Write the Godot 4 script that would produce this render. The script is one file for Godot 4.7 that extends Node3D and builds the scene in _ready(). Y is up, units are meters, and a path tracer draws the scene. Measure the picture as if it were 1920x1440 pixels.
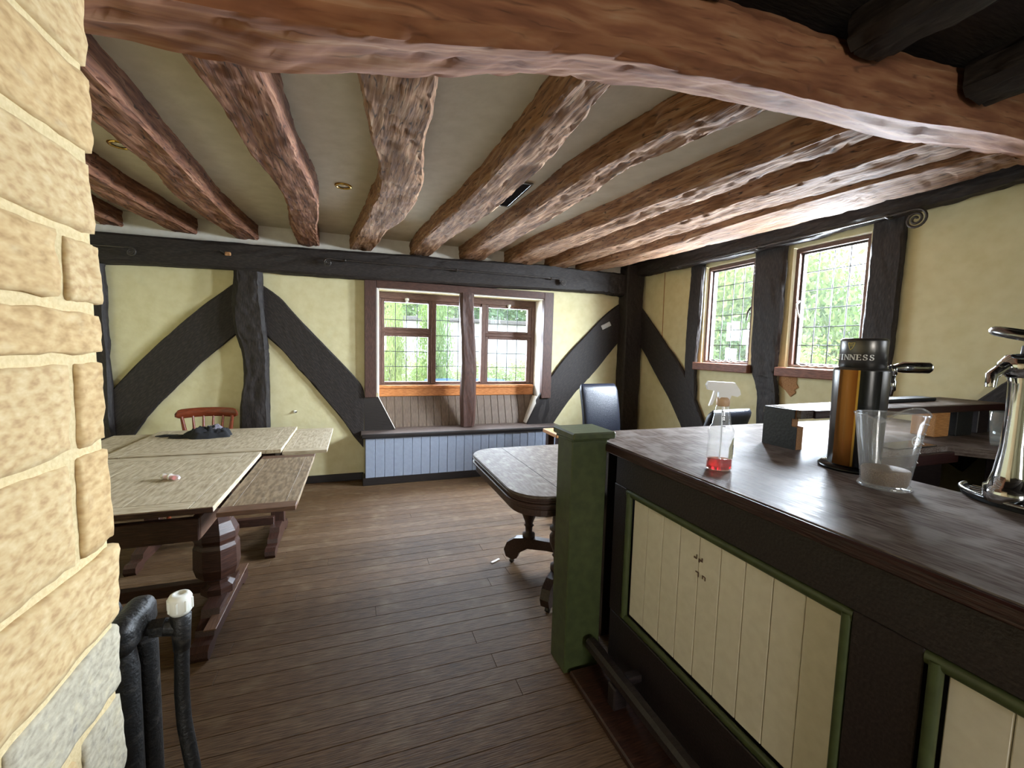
extends Node3D

var rng := RandomNumberGenerator.new()
var noise := FastNoiseLite.new()
var noise_b := FastNoiseLite.new()
var M := {}
var used := {}
var cache := {}


func _ready() -> void:
	rng.seed = 7
	noise.seed = 11
	noise.noise_type = FastNoiseLite.TYPE_SIMPLEX_SMOOTH
	noise.frequency = 1.0
	noise.fractal_octaves = 3
	noise_b.seed = 23
	noise_b.noise_type = FastNoiseLite.TYPE_SIMPLEX
	noise_b.frequency = 1.0
	noise_b.fractal_octaves = 2
	camera_and_light()
	materials()
	room_shell()
	timber_frame()
	windows()
	stone_wall()
	window_seat()
	bar()
	furniture()
	bar_things()
	small_things()
	outdoors()


# ------------------------------------------------------------------ camera, sky, sun, daylight
func camera_and_light() -> void:
	var cam := Camera3D.new()
	cam.name = "camera"
	cam.position = Vector3(0, 1.4, 0)
	cam.rotation_degrees = Vector3(-4.84, -20.05, 1.47)
	cam.fov = 83.97
	cam.near = 0.05
	cam.far = 200.0
	add_child(cam)
	cam.current = true

	var env := Environment.new()
	var sky := Sky.new()
	var air := ProceduralSkyMaterial.new()
	air.sky_top_color = Color(0.80, 0.89, 1.0)
	air.sky_horizon_color = Color(0.95, 0.98, 1.0)
	air.ground_bottom_color = Color(0.55, 0.55, 0.5)
	air.ground_horizon_color = Color(0.75, 0.75, 0.7)
	air.sky_energy_multiplier = 2.4
	air.sun_angle_max = 2.0
	sky.sky_material = air
	env.background_mode = Environment.BG_SKY
	env.sky = sky
	env.tonemap_mode = Environment.TONE_MAPPER_LINEAR
	env.tonemap_exposure = 1.0
	env.sdfgi_enabled = true
	env.ssao_enabled = true
	env.ssil_enabled = true
	var we := WorldEnvironment.new()
	we.name = "environment"
	we.environment = env
	add_child(we)

	var sun := DirectionalLight3D.new()
	sun.name = "sun"
	sun.light_color = Color(1.0, 0.95, 0.85)
	sun.light_energy = 3.0
	sun.light_angular_distance = 0.6
	sun.shadow_enabled = true
	sun.sky_mode = DirectionalLight3D.SKY_MODE_LIGHT_ONLY
	add_child(sun)
	sun.look_at_from_position(Vector3.ZERO, Vector3(0.80, -0.52, 0.16))

	# the open sky as it comes in through each window
	daylight(Vector3(3.92, 2.08, -3.19), Vector3(-1, -0.62, 0), Vector2(0.8, 1.15), 90.0, Color(0.90, 0.95, 1.0))
	daylight(Vector3(3.92, 2.08, -2.27), Vector3(-1, -0.62, 0), Vector2(0.8, 1.15), 90.0, Color(0.90, 0.95, 1.0))
	daylight(Vector3(1.13, 1.72, -5.35), Vector3(0, -0.45, 1), Vector2(2.2, 1.2), 38.0, Color(0.88, 0.94, 1.0))
	daylight(Vector3(3.92, 1.9, 0.95), Vector3(-1, -0.45, 0), Vector2(1.9, 1.3), 1.2, Color(1.0, 0.95, 0.88))
	daylight(Vector3(0.30, 1.75, 3.62), Vector3(0, -0.3, -1), Vector2(1.2, 1.3), 12.0, Color(1.0, 0.97, 0.92))


func daylight(at: Vector3, towards: Vector3, size: Vector2, energy: float, tint: Color) -> void:
	var a := AreaLight3D.new()
	a.name = numbered("window_daylight")
	a.area_size = size
	a.light_energy = energy
	a.light_color = tint
	a.area_range = 20.0
	a.area_attenuation = 2.0
	a.shadow_enabled = true
	add_child(a)
	a.look_at_from_position(at, at + towards)


# ------------------------------------------------------------------ names, tags
func numbered(called: String) -> String:
	if not used.has(called):
		used[called] = 0
		return called
	used[called] += 1
	return "%s_%03d" % [called, used[called]]


func tag(o: Node3D, label: String, category: String, group := "", kind := "") -> Node3D:
	if label:
		o.set_meta("label", label)
	if category:
		o.set_meta("category", category)
	if group:
		o.set_meta("group", group)
	if kind:
		o.set_meta("kind", kind)
	return o


func thing(called: String, label: String, category: String, at := Vector3.ZERO, turn := 0.0, group := "") -> Node3D:
	var o := Node3D.new()
	o.name = numbered(called)
	add_child(o)
	o.position = at
	o.rotation.y = turn
	return tag(o, label, category, group)


func part(parent: Node, called: String, mesh: Mesh, mat: Material, at := Vector3.ZERO, basis_ := Basis.IDENTITY) -> MeshInstance3D:
	var o := MeshInstance3D.new()
	o.name = numbered(called) if parent == self else called
	o.mesh = mesh
	o.material_override = mat
	parent.add_child(o, true)
	o.transform = Transform3D(basis_, at)
	return o


func structure(called: String, mesh: Mesh, mat: Material, at := Vector3.ZERO, basis_ := Basis.IDENTITY) -> MeshInstance3D:
	var o := part(self, called, mesh, mat, at, basis_)
	o.set_meta("kind", "structure")
	return o


# ------------------------------------------------------------------ mesh helpers
func surf(smooth := 0) -> SurfaceTool:
	var st := SurfaceTool.new()
	st.begin(Mesh.PRIMITIVE_TRIANGLES)
	st.set_smooth_group(smooth)
	return st


func tri(st: SurfaceTool, a: Vector3, b: Vector3, c: Vector3, out: Vector3) -> void:
	st.add_vertex(a)
	if (b - a).cross(c - a).dot(out) > 0.0:
		st.add_vertex(c)
		st.add_vertex(b)
	else:
		st.add_vertex(b)
		st.add_vertex(c)


func quad(st: SurfaceTool, a: Vector3, b: Vector3, c: Vector3, d: Vector3, out: Vector3) -> void:
	tri(st, a, b, c, out)
	tri(st, a, c, d, out)


func done(st: SurfaceTool) -> ArrayMesh:
	st.generate_normals()
	st.index()
	return st.commit()


# box with chamfered edges, centred
func box(sx: float, sy: float, sz: float, bevel := 0.004) -> ArrayMesh:
	var key := "%.4f,%.4f,%.4f,%.4f" % [sx, sy, sz, bevel]
	if cache.has(key):
		return cache[key]
	var st := surf(-1)
	add_box(st, Vector3.ZERO, Vector3(sx, sy, sz), bevel)
	cache[key] = done(st)
	return cache[key]


func add_box(st: SurfaceTool, c: Vector3, s: Vector3, bevel: float) -> void:
	var h := s * 0.5
	var b := minf(bevel, minf(h.x, minf(h.y, h.z)) * 0.6)
	for a in 3:
		var a1 := (a + 1) % 3
		var a2 := (a + 2) % 3
		for s0 in [-1.0, 1.0]:
			var p := []
			for k in [[-1, -1], [1, -1], [1, 1], [-1, 1]]:
				var v := Vector3.ZERO
				v[a] = s0 * h[a]
				v[a1] = k[0] * (h[a1] - b)
				v[a2] = k[1] * (h[a2] - b)
				p.append(v + c)
			var out := Vector3.ZERO
			out[a] = s0
			quad(st, p[0], p[1], p[2], p[3], out)
			for s1 in [-1.0, 1.0]:
				var q := []
				for s2 in [-1.0, 1.0]:
					var v := Vector3.ZERO
					v[a] = s0 * h[a]
					v[a1] = s1 * (h[a1] - b)
					v[a2] = s2 * (h[a2] - b)
					q.append(v + c)
				for s2 in [1.0, -1.0]:
					var v := Vector3.ZERO
					v[a] = s0 * (h[a] - b)
					v[a1] = s1 * h[a1]
					v[a2] = s2 * (h[a2] - b)
					q.append(v + c)
				var o2 := Vector3.ZERO
				o2[a] = s0
				o2[a1] = s1
				quad(st, q[0], q[1], q[2], q[3], o2)
	for x in [-1.0, 1.0]:
		for y in [-1.0, 1.0]:
			for z in [-1.0, 1.0]:
				var d := Vector3(x, y, z)
				tri(st, c + d * Vector3(h.x, h.y - b, h.z - b), c + d * Vector3(h.x - b, h.y, h.z - b), c + d * Vector3(h.x - b, h.y - b, h.z), d)


# turned shape: profile of (radius, height)
func lathe(profile: Array, n := 24, faceted := false, oval := 1.0) -> ArrayMesh:
	var st := surf(-1 if faceted else 0)
	for i in profile.size() - 1:
		var p: Vector2 = profile[i]
		var q: Vector2 = profile[i + 1]
		if not faceted:
			st.set_smooth_group(0)
		for k in n:
			var a := TAU * k / n
			var b := TAU * (k + 1) / n
			var va := Vector3(cos(a), 0, sin(a) * oval)
			var vb := Vector3(cos(b), 0, sin(b) * oval)
			var out := (va + vb) * 0.5 * (q.y - p.y) + Vector3(0, -(q.x - p.x), 0)
			if out.length() < 1e-9:
				continue
			var p0 := va * p.x + Vector3(0, p.y, 0)
			var p1 := vb * p.x + Vector3(0, p.y, 0)
			var q0 := va * q.x + Vector3(0, q.y, 0)
			var q1 := vb * q.x + Vector3(0, q.y, 0)
			if p.x < 1e-6:
				tri(st, p0, q0, q1, out)
			elif q.x < 1e-6:
				tri(st, p0, q0, p1, out)
			else:
				quad(st, p0, p1, q1, q0, out)
	return done(st)


# round bar along a path
func tube(path: Array, radius: Variant, n := 10, caps := true) -> ArrayMesh:
	var st := surf(0)
	var rings := []
	var up := Vector3.UP
	for i in path.size():
		var t: Vector3 = (path[mini(i + 1, path.size() - 1)] - path[maxi(i - 1, 0)]).normalized()
		if absf(t.dot(up)) > 0.95:
			up = Vector3.RIGHT if absf(t.x) < 0.9 else Vector3.BACK
		var u := t.cross(up).normalized()
		var v := u.cross(t).normalized()
		up = v
		var ring := []
		var r: float = radius[i] if radius is Array else radius
		for k in n:
			var a := TAU * k / n
			ring.append(path[i] + (u * cos(a) + v * sin(a)) * r)
		rings.append(ring)
	for i in path.size() - 1:
		var c: Vector3 = (path[i] + path[i + 1]) * 0.5
		for k in n:
			var k2 := (k + 1) % n
			quad(st, rings[i][k], rings[i][k2], rings[i + 1][k2], rings[i + 1][k], rings[i][k] + rings[i + 1][k2] - 2.0 * c)
	if caps:
		st.set_smooth_group(1)
		for e in [0, path.size() - 1]:
			var out: Vector3 = path[0] - path[1] if e == 0 else path[e] - path[e - 1]
			for k in n:
				tri(st, path[e], rings[e][k], rings[e][(k + 1) % n], out)
	return done(st)


# flat outline (x, y) with thickness along z, centred
func extrude(outline: PackedVector2Array, depth: float, bevel := 0.003) -> ArrayMesh:
	var st := surf(-1)
	var inner := outline
	var off := Geometry2D.offset_polygon(outline, -bevel)
	if bevel > 0.0 and off.size() == 1 and off[0].size() == outline.size():
		# keep the corner order of the outline
		var best := 0
		for i in off[0].size():
			if off[0][i].distance_to(outline[0]) < off[0][best].distance_to(outline[0]):
				best = i
		inner = PackedVector2Array()
		for i in outline.size():
			inner.append(off[0][(best + i) % outline.size()])
		if inner[1].distance_to(outline[1]) > inner[outline.size() - 1].distance_to(outline[1]):
			inner = outline
	var t := Geometry2D.triangulate_polygon(inner)
	var h := depth * 0.5
	var b := bevel if inner != outline else 0.0
	for i in range(0, t.size(), 3):
		for s in [-1.0, 1.0]:
			tri(st, v3(inner[t[i]], s * h), v3(inner[t[i + 1]], s * h), v3(inner[t[i + 2]], s * h), Vector3(0, 0, s))
	var ccw := not Geometry2D.is_polygon_clockwise(outline)
	for i in outline.size():
		var j := (i + 1) % outline.size()
		var e := outline[j] - outline[i]
		var out2 := Vector2(e.y, -e.x) if ccw else Vector2(-e.y, e.x)
		var out := Vector3(out2.x, out2.y, 0)
		quad(st, v3(outline[i], -h + b), v3(outline[j], -h + b), v3(outline[j], h - b), v3(outline[i], h - b), out)
		if b > 0.0:
			for s in [-1.0, 1.0]:
				quad(st, v3(outline[i], s * (h - b)), v3(outline[j], s * (h - b)), v3(inner[j], s * h), v3(inner[i], s * h), out.normalized() + Vector3(0, 0, s))
	return done(st)


func v3(p: Vector2, z: float) -> Vector3:
	return Vector3(p.x, p.y, z)


func along(pts: Array, t: float) -> Vector3:
	var f := t * (pts.size() - 1)
	var i := clampi(int(f), 0, pts.size() - 2)
	var p0: Vector3 = pts[maxi(i - 1, 0)]
	var p1: Vector3 = pts[i]
	var p2: Vector3 = pts[i + 1]
	var p3: Vector3 = pts[mini(i + 2, pts.size() - 1)]
	return p1.cubic_interpolate(p2, p0, p3, f - i)


# hewn timber between two edge lines A and B, thick along n; local x runs along it so that the grain does too
func timber(parent: Node, called: String, mat: Material, A: Array, B: Array, n: Vector3, thick: float, wob := 0.008, pits := 0.004, round_ := 0.03, seed_ := 0.0, step := 0.035) -> MeshInstance3D:
	var start: Vector3 = (A[0] + B[0]) * 0.5
	var end: Vector3 = (A[-1] + B[-1]) * 0.5
	var ax := (end - start).normalized()
	var az := ax.cross(n).normalized()
	var ay := az.cross(ax).normalized()
	var frame := Transform3D(Basis(ax, ay, az), start)
	var inv := frame.affine_inverse()
	var length := start.distance_to(end)
	var rows := maxi(6, int(length / step))
	var st := surf(0)
	var ring_n := 0
	var prev := []
	var first := []
	var prev_c := Vector3.ZERO
	var seg_of := []
	for i in rows + 1:
		var t := float(i) / rows
		var a: Vector3 = inv * along(A, t)
		var b: Vector3 = inv * along(B, t)
		var w := a.distance_to(b)
		var du := (b - a) / w
		var r := minf(round_, minf(w, thick) * 0.45)
		var ring := []
		# walk round the section: bottom, side, top, side
		var segs := [[Vector2(r, 0), Vector2(w - r, 0), 11], [Vector2(w - r, 0), Vector2(w, r), 2], [Vector2(w, r), Vector2(w, thick - r), 7], [Vector2(w, thick - r), Vector2(w - r, thick), 2], [Vector2(w - r, thick), Vector2(r, thick), 4], [Vector2(r, thick), Vector2(0, thick - r), 2], [Vector2(0, thick - r), Vector2(0, r), 7], [Vector2(0, r), Vector2(r, 0), 2]]
		seg_of.clear()
		for si in segs.size():
			var s: Array = segs[si]
			for k in s[2]:
				seg_of.append(si)
				var f := float(k) / float(s[2])
				var p: Vector2 = s[0].lerp(s[1], f if s[2] < 4 else 0.25 * f + 0.75 * (0.5 - 0.5 * cos(PI * f)))
				var c := Vector2(w, thick) * 0.5
				var dir := (p - c).normalized()
				var x := t * length
				var d := noise.get_noise_3d(x * 1.7 + seed_ * 31.7, p.x * 4.0 + seed_, p.y * 4.0) * wob * 1.6
				var fine := noise_b.get_noise_3d(x * 6.0 + seed_ * 17.0, p.x * 38.0, p.y * 38.0 + seed_)
				d += fine * pits - maxf(0.0, absf(fine) - 0.35) * pits * 5.0
				d += noise_b.get_noise_3d(x * 2.3 + seed_ * 5.0, p.x * 9.0 + seed_ * 3.0, p.y * 9.0) * wob * 0.5
				p += dir * d
				ring.append(a + du * p.x + Vector3(0, p.y, 0))
		ring_n = ring.size()
		var cen := (a + b) * 0.5 + Vector3(0, thick * 0.5, 0)
		if i > 0:
			for k in ring_n:
				var k2 := (k + 1) % ring_n
				st.set_smooth_group(seg_of[k])
				quad(st, prev[k], prev[k2], ring[k2], ring[k], prev[k] + ring[k2] - prev_c - cen)
		else:
			first = ring
		prev = ring
		prev_c = cen
	st.set_smooth_group(20)
	for e in [[first, Vector3(-1, 0, 0)], [prev, Vector3(1, 0, 0)]]:
		var m := Vector3.ZERO
		for p in e[0]:
			m += p / ring_n
		for k in ring_n:
			tri(st, m, e[0][k], e[0][(k + 1) % ring_n], e[1])
	return part(parent, called, done(st), mat, frame.origin, frame.basis)


# a worn block: box with rounded, uneven faces
func rock(s: Vector3, r: float, bump: float, seed_: float, n := 9) -> ArrayMesh:
	var st := surf(0)
	var h := s * 0.5
	for a in 3:
		var a1 := (a + 1) % 3
		var a2 := (a + 2) % 3
		for s0 in [-1.0, 1.0]:
			var grid := []
			for i in n + 1:
				var row := []
				for j in n + 1:
					var v := Vector3.ZERO
					v[a] = s0 * h[a]
					v[a1] = (2.0 * i / n - 1.0) * h[a1]
					v[a2] = (2.0 * j / n - 1.0) * h[a2]
					var q := v.clamp(-(h - Vector3.ONE * r), h - Vector3.ONE * r)
					var dir := (v - q).normalized()
					var w := q + dir * r
					w += dir * (noise.get_noise_3d(w.x * 6.0 + seed_ * 13.0, w.y * 6.0, w.z * 6.0) * bump + noise_b.get_noise_3d(w.x * 22.0, w.y * 22.0 + seed_ * 7.0, w.z * 22.0) * bump * 0.5)
					row.append(w)
				grid.append(row)
			var out := Vector3.ZERO
			out[a] = s0
			for i in n:
				for j in n:
					quad(st, grid[i][j], grid[i + 1][j], grid[i + 1][j + 1], grid[i][j + 1], out)
	return done(st)


# ------------------------------------------------------------------ materials
var pictures := {}


func grain(stops: Array, freq := 0.02, octaves := 4, seed_ := 1, ridged := false) -> NoiseTexture2D:
	var key := str(stops) + str(freq) + str(octaves) + str(seed_) + str(ridged)
	if pictures.has(key):
		return pictures[key]
	var n := FastNoiseLite.new()
	n.seed = seed_
	n.noise_type = FastNoiseLite.TYPE_SIMPLEX_SMOOTH
	if ridged:
		n.fractal_type = FastNoiseLite.FRACTAL_RIDGED
	n.frequency = freq
	n.fractal_octaves = octaves
	var g := Gradient.new()
	var at := PackedFloat32Array()
	var col := PackedColorArray()
	for s in stops:
		at.append(s[0])
		col.append(s[1])
	g.offsets = at
	g.colors = col
	var t := NoiseTexture2D.new()
	t.width = 512
	t.height = 512
	t.seamless = true
	t.noise = n
	t.color_ramp = g
	pictures[key] = t
	return t


func height_grain(seed_ := 3, freq := 0.02, octaves := 4) -> NoiseTexture2D:
	return grain([[0.0, Color.BLACK], [1.0, Color.WHITE]], freq, octaves, seed_)


func plain(c: Color, rough := 0.6, metal := 0.0) -> StandardMaterial3D:
	var m := StandardMaterial3D.new()
	m.albedo_color = c
	m.roughness = rough
	m.metallic = metal
	return m


# colours that wander, mapped in the object's own axes (world = false) or in the room's
func mottled(stops: Array, scale_: Vector3, rough: float, relief := 0.0, world := false, seed_ := 1, freq := 0.02, octaves := 4) -> StandardMaterial3D:
	var m := StandardMaterial3D.new()
	m.albedo_texture = grain(stops, freq, octaves, seed_)
	m.uv1_triplanar = true
	m.uv1_world_triplanar = world
	m.uv1_triplanar_sharpness = 4.0
	m.uv1_scale = scale_
	m.roughness = rough
	if relief > 0.0:
		m.heightmap_enabled = true
		m.heightmap_texture = height_grain(40 + seed_ % 3, freq, octaves)
		m.heightmap_scale = relief
	return m


func patches(m: StandardMaterial3D, stops: Array, scale_: Vector3, seed_ := 5, freq := 0.012, world := false, ridged := false) -> StandardMaterial3D:
	m.detail_enabled = true
	m.detail_albedo = grain(stops, freq, 2 if ridged else 4, seed_, ridged)
	m.detail_blend_mode = BaseMaterial3D.BLEND_MODE_MIX
	m.detail_uv_layer = BaseMaterial3D.DETAIL_UV_2
	m.uv2_triplanar = true
	m.uv2_world_triplanar = world
	m.uv2_scale = scale_
	return m


func shifted(m: StandardMaterial3D, by: Vector3) -> StandardMaterial3D:
	var c: StandardMaterial3D = m.duplicate()
	c.uv1_offset = by
	c.uv2_offset = by * 0.37
	return c


func rgb(r: int, g: int, b: int, a := 1.0) -> Color:
	return Color(r / 255.0, g / 255.0, b / 255.0, a)


func materials() -> void:
	# red-brown joists with grey dust and long dark checks
	var cracks := [[0.0, rgb(20, 11, 8, 0.0)], [0.80, rgb(26, 15, 10, 0.0)], [0.90, rgb(22, 12, 9, 0.75)], [1.0, rgb(16, 9, 7, 0.92)]]
	var j := mottled([[0.0, rgb(98, 67, 46)], [0.3, rgb(128, 92, 64)], [0.55, rgb(147, 108, 76)], [0.75, rgb(160, 126, 95)], [1.0, rgb(168, 144, 118)]], Vector3(0.4, 3.6, 3.6), 0.85, 0.22, false, 2, 0.016, 4)
	patches(j, cracks, Vector3(0.5, 4.0, 4.0), 9, 0.012, false, true)
	for k in 4:
		M["joist%d" % k] = shifted(j, Vector3(0.31 * k, 0.17 * k, 0.53 * k))
	var jr := mottled([[0.0, rgb(84, 51, 36)], [0.3, rgb(114, 73, 52)], [0.55, rgb(133, 89, 64)], [0.75, rgb(148, 105, 78)], [1.0, rgb(160, 126, 101)]], Vector3(0.4, 3.6, 3.6), 0.85, 0.22, false, 2, 0.016, 4)
	patches(jr, cracks, Vector3(0.5, 4.0, 4.0), 9, 0.012, false, true)
	for k in 4:
		M["joist%d" % (k + 4)] = shifted(jr, Vector3(0.31 * k, 0.17 * k, 0.53 * k))
	var gb := mottled([[0.0, rgb(112, 68, 44)], [0.35, rgb(136, 87, 60)], [0.6, rgb(154, 104, 73)], [0.8, rgb(166, 120, 88)], [1.0, rgb(176, 139, 110)]], Vector3(0.35, 2.6, 2.6), 0.8, 0.10, false, 6, 0.016, 4)
	patches(gb, [[0.0, rgb(26, 15, 10, 0.0)], [0.87, rgb(26, 15, 10, 0.0)], [1.0, rgb(30, 17, 12, 0.6)]], Vector3(0.28, 2.6, 2.6), 13, 0.012, false, true)
	M.girder = gb
	# near-black oak of the frame
	var bt := mottled([[0.0, rgb(20, 15, 13)], [0.5, rgb(36, 29, 26)], [0.8, rgb(48, 40, 36)], [1.0, rgb(70, 60, 54)]], Vector3(1.6, 6, 6), 0.68, 0.10, false, 17, 0.02, 5)
	for k in 3:
		M["black%d" % k] = shifted(bt, Vector3(0.41 * k, 0.13 * k, 0.37 * k))
	M.brown_frame = mottled([[0.0, rgb(46, 28, 23)], [0.6, rgb(82, 54, 44)], [1.0, rgb(104, 72, 60)]], Vector3(1.2, 16, 16), 0.5, 0.1, false, 19)
	M.window_wood = mottled([[0.0, rgb(70, 48, 40)], [0.6, rgb(104, 76, 64)], [1.0, rgb(128, 98, 84)]], Vector3(1.2, 16, 16), 0.5, 0.1, false, 20)
	M.sill_pine = mottled([[0.0, rgb(150, 84, 40)], [0.5, rgb(196, 124, 66)], [1.0, rgb(214, 150, 92)]], Vector3(1.3, 10, 10), 0.45, 0.05, false, 21)
	M.sill_brown = mottled([[0.0, rgb(86, 50, 36)], [0.6, rgb(128, 80, 58)], [1.0, rgb(150, 102, 78)]], Vector3(1.3, 14, 14), 0.55, 0.08, false, 22)
	M.raw_wood = mottled([[0.0, rgb(150, 98, 52)], [0.6, rgb(196, 140, 82)], [1.0, rgb(216, 164, 104)]], Vector3(1.5, 20, 20), 0.6, 0.05, false, 23)
	M.chair_wood = mottled([[0.0, rgb(80, 34, 20)], [0.6, rgb(120, 56, 32)], [1.0, rgb(142, 76, 46)]], Vector3(1.5, 16, 16), 0.3, 0.0, false, 24)

	# walls and ceiling
	M.plaster = patches(mottled([[0.0, rgb(210, 200, 154)], [0.5, rgb(216, 207, 164)], [1.0, rgb(221, 213, 172)]], Vector3(0.8, 0.8, 0.8), 0.9, 0.12, true, 31), [[0.0, rgb(196, 186, 138, 0.3)], [0.4, rgb(200, 196, 150, 0.0)], [0.7, rgb(206, 208, 176, 0.0)], [1.0, rgb(206, 208, 176, 0.35)]], Vector3(0.4, 0.4, 0.4), 33, 0.012, true)
	M.plaster_white = mottled([[0.0, rgb(214, 208, 196)], [1.0, rgb(226, 222, 212)]], Vector3(1, 1, 1), 0.9, 0.1, true, 34)
	M.ceiling = mottled([[0.0, rgb(184, 173, 150)], [1.0, rgb(198, 188, 166)]], Vector3(0.7, 0.7, 0.7), 0.95, 0.15, true, 36)
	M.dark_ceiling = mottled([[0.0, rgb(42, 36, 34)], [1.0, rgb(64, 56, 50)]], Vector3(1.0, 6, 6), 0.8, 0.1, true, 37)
	M.skirting = mottled([[0.0, rgb(22, 18, 18)], [1.0, rgb(40, 34, 32)]], Vector3(1.0, 10, 10), 0.4, 0.05, true, 38)

	# stone and mortar
	var s := mottled([[0.0, rgb(160, 128, 84)], [0.3, rgb(180, 149, 102)], [0.6, rgb(192, 162, 114)], [1.0, rgb(204, 178, 132)]], Vector3(2.4, 5.0, 2.4), 0.92, 0.08, true, 41, 0.02, 3)
	patches(s, [[0.0, rgb(140, 104, 64, 0.55)], [0.3, rgb(160, 124, 80, 0.0)], [0.66, rgb(202, 180, 138, 0.0)], [1.0, rgb(208, 190, 150, 0.55)]], Vector3(1.6, 3.2, 1.6), 43, 0.014, true)
	M.stone0 = s
	var s2 := mottled([[0.0, rgb(164, 132, 92)], [0.4, rgb(188, 160, 114)], [1.0, rgb(206, 184, 142)]], Vector3(2.8, 5.5, 2.8), 0.92, 0.08, true, 44, 0.02, 3)
	patches(s2, [[0.0, rgb(146, 106, 68, 0.55)], [0.32, rgb(162, 126, 80, 0.0)], [0.7, rgb(200, 182, 144, 0.0)], [1.0, rgb(202, 186, 148, 0.5)]], Vector3(1.9, 3.4, 1.9), 45, 0.014, true)
	M.stone1 = s2
	var s3 := mottled([[0.0, rgb(138, 130, 112)], [0.4, rgb(166, 157, 136)], [1.0, rgb(190, 181, 158)]], Vector3(4.0, 6.0, 4.0), 0.92, 0.10, true, 46, 0.02, 5)
	patches(s3, [[0.0, rgb(74, 74, 78, 0.75)], [0.26, rgb(110, 110, 112, 0.0)], [0.6, rgb(214, 200, 160, 0.0)], [1.0, rgb(214, 200, 160, 0.5)]], Vector3(3.0, 3.0, 3.0), 47, 0.016, true)
	M.stone_grey = s3
	M.mortar = mottled([[0.0, rgb(192, 170, 126)], [1.0, rgb(212, 193, 150)]], Vector3(8, 8, 8), 0.95, 0.08, true, 48)

	# floor boards, four tones
	var tones := [[rgb(66, 47, 31), rgb(94, 71, 49), rgb(117, 92, 66)], [rgb(61, 43, 28), rgb(88, 66, 45), rgb(110, 86, 61)], [rgb(69, 51, 36), rgb(99, 77, 56), rgb(122, 98, 73)], [rgb(63, 44, 28), rgb(90, 67, 45), rgb(113, 87, 60)]]
	for k in 4:
		var f := mottled([[0.0, tones[k][0]], [0.5, tones[k][1]], [1.0, tones[k][2]]], Vector3(0.9, 9, 13), 0.62, 0.10, true, 51 + k)
		f.roughness = 0.6
		f.metallic_specular = 0.3
		patches(f, [[0.0, rgb(48, 40, 36, 0.45)], [0.35, rgb(60, 50, 44, 0.0)], [0.62, rgb(120, 101, 77, 0.0)], [1.0, rgb(126, 107, 82, 0.5)]], Vector3(0.55, 0.8, 0.8), 56, 0.014, true)
		M["floor%d" % k] = f
	M.subfloor = plain(rgb(30, 24, 20), 0.9)

	# bar
	M.bar_dark = mottled([[0.0, rgb(26, 20, 20)], [0.6, rgb(42, 34, 34)], [1.0, rgb(54, 44, 42)]], Vector3(1.0, 9, 9), 0.42, 0.05, true, 61)
	var top := mottled([[0.0, rgb(72, 58, 52)], [0.45, rgb(99, 87, 80)], [0.75, rgb(124, 113, 106)], [1.0, rgb(144, 134, 127)]], Vector3(9, 9, 0.8), 0.30, 0.0, true, 62)
	patches(top, [[0.0, rgb(44, 28, 26, 0.4)], [0.4, rgb(60, 44, 40, 0.0)], [0.5, rgb(126, 118, 112, 0.0)], [0.7, rgb(136, 128, 122, 0.7)], [1.0, rgb(142, 134, 128, 0.85)]], Vector3(0.9, 0.9, 0.9), 63, 0.014, true)
	top.roughness_texture = grain([[0.0, Color(0.55, 0.55, 0.55)], [0.5, Color(0.75, 0.75, 0.75)], [1.0, Color(1, 1, 1)]], 0.02, 4, 64)
	top.roughness = 0.55
	top.metallic_specular = 0.09
	M.bar_top = top
	M.bar_edge = mottled([[0.0, rgb(34, 15, 13)], [1.0, rgb(62, 32, 27)]], Vector3(1, 12, 12), 0.35, 0.05, false, 65)
	M.green = mottled([[0.0, rgb(54, 62, 36)], [0.5, rgb(64, 72, 42)], [1.0, rgb(72, 82, 48)]], Vector3(1.5, 1.5, 1.5), 0.42, 0.05, true, 66)
	M.cream = mottled([[0.0, rgb(214, 205, 186)], [1.0, rgb(224, 216, 198)]], Vector3(2, 2, 2), 0.55, 0.05, true, 67)
	M.seat_white = mottled([[0.0, rgb(138, 148, 166)], [1.0, rgb(149, 159, 177)]], Vector3(2, 2, 2), 0.5, 0.05, true, 68)
	M.seat_boards = mottled([[0.0, rgb(80, 64, 52)], [0.6, rgb(112, 94, 78)], [1.0, rgb(136, 118, 100)]], Vector3(12, 1.2, 12), 0.55, 0.1, true, 69)
	M.seat_top = mottled([[0.0, rgb(74, 60, 54)], [0.6, rgb(106, 92, 86)], [1.0, rgb(134, 122, 116)]], Vector3(1.0, 10, 10), 0.4, 0.05, true, 70)

	# furniture
	for k in 3:
		var tt := mottled([[0.0, rgb(144, 128, 102)], [0.5, rgb(178, 163, 136)], [1.0, rgb(200, 187, 162)]], Vector3(0.8, 5, 5), 0.6, 0.04, false, 72 + k, 0.02, 3)
		patches(tt, [[0.0, rgb(122, 98, 70, 0.5)], [0.38, rgb(130, 110, 84, 0.0)], [0.64, rgb(200, 190, 170, 0.0)], [1.0, rgb(206, 196, 176, 0.5)]], Vector3(1.3, 2, 2), 76 + k, 0.016)
		M["table%d" % k] = tt
	M.leaf_wood = patches(mottled([[0.0, rgb(92, 75, 54)], [0.5, rgb(126, 106, 80)], [1.0, rgb(154, 134, 106)]], Vector3(0.8, 5, 5), 0.6, 0.04, false, 75, 0.02, 3), [[0.0, rgb(74, 56, 38, 0.55)], [0.4, rgb(90, 72, 52, 0.0)], [0.64, rgb(160, 146, 122, 0.0)], [1.0, rgb(170, 156, 132, 0.5)]], Vector3(1.6, 2.4, 2.4), 79, 0.016)
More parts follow.
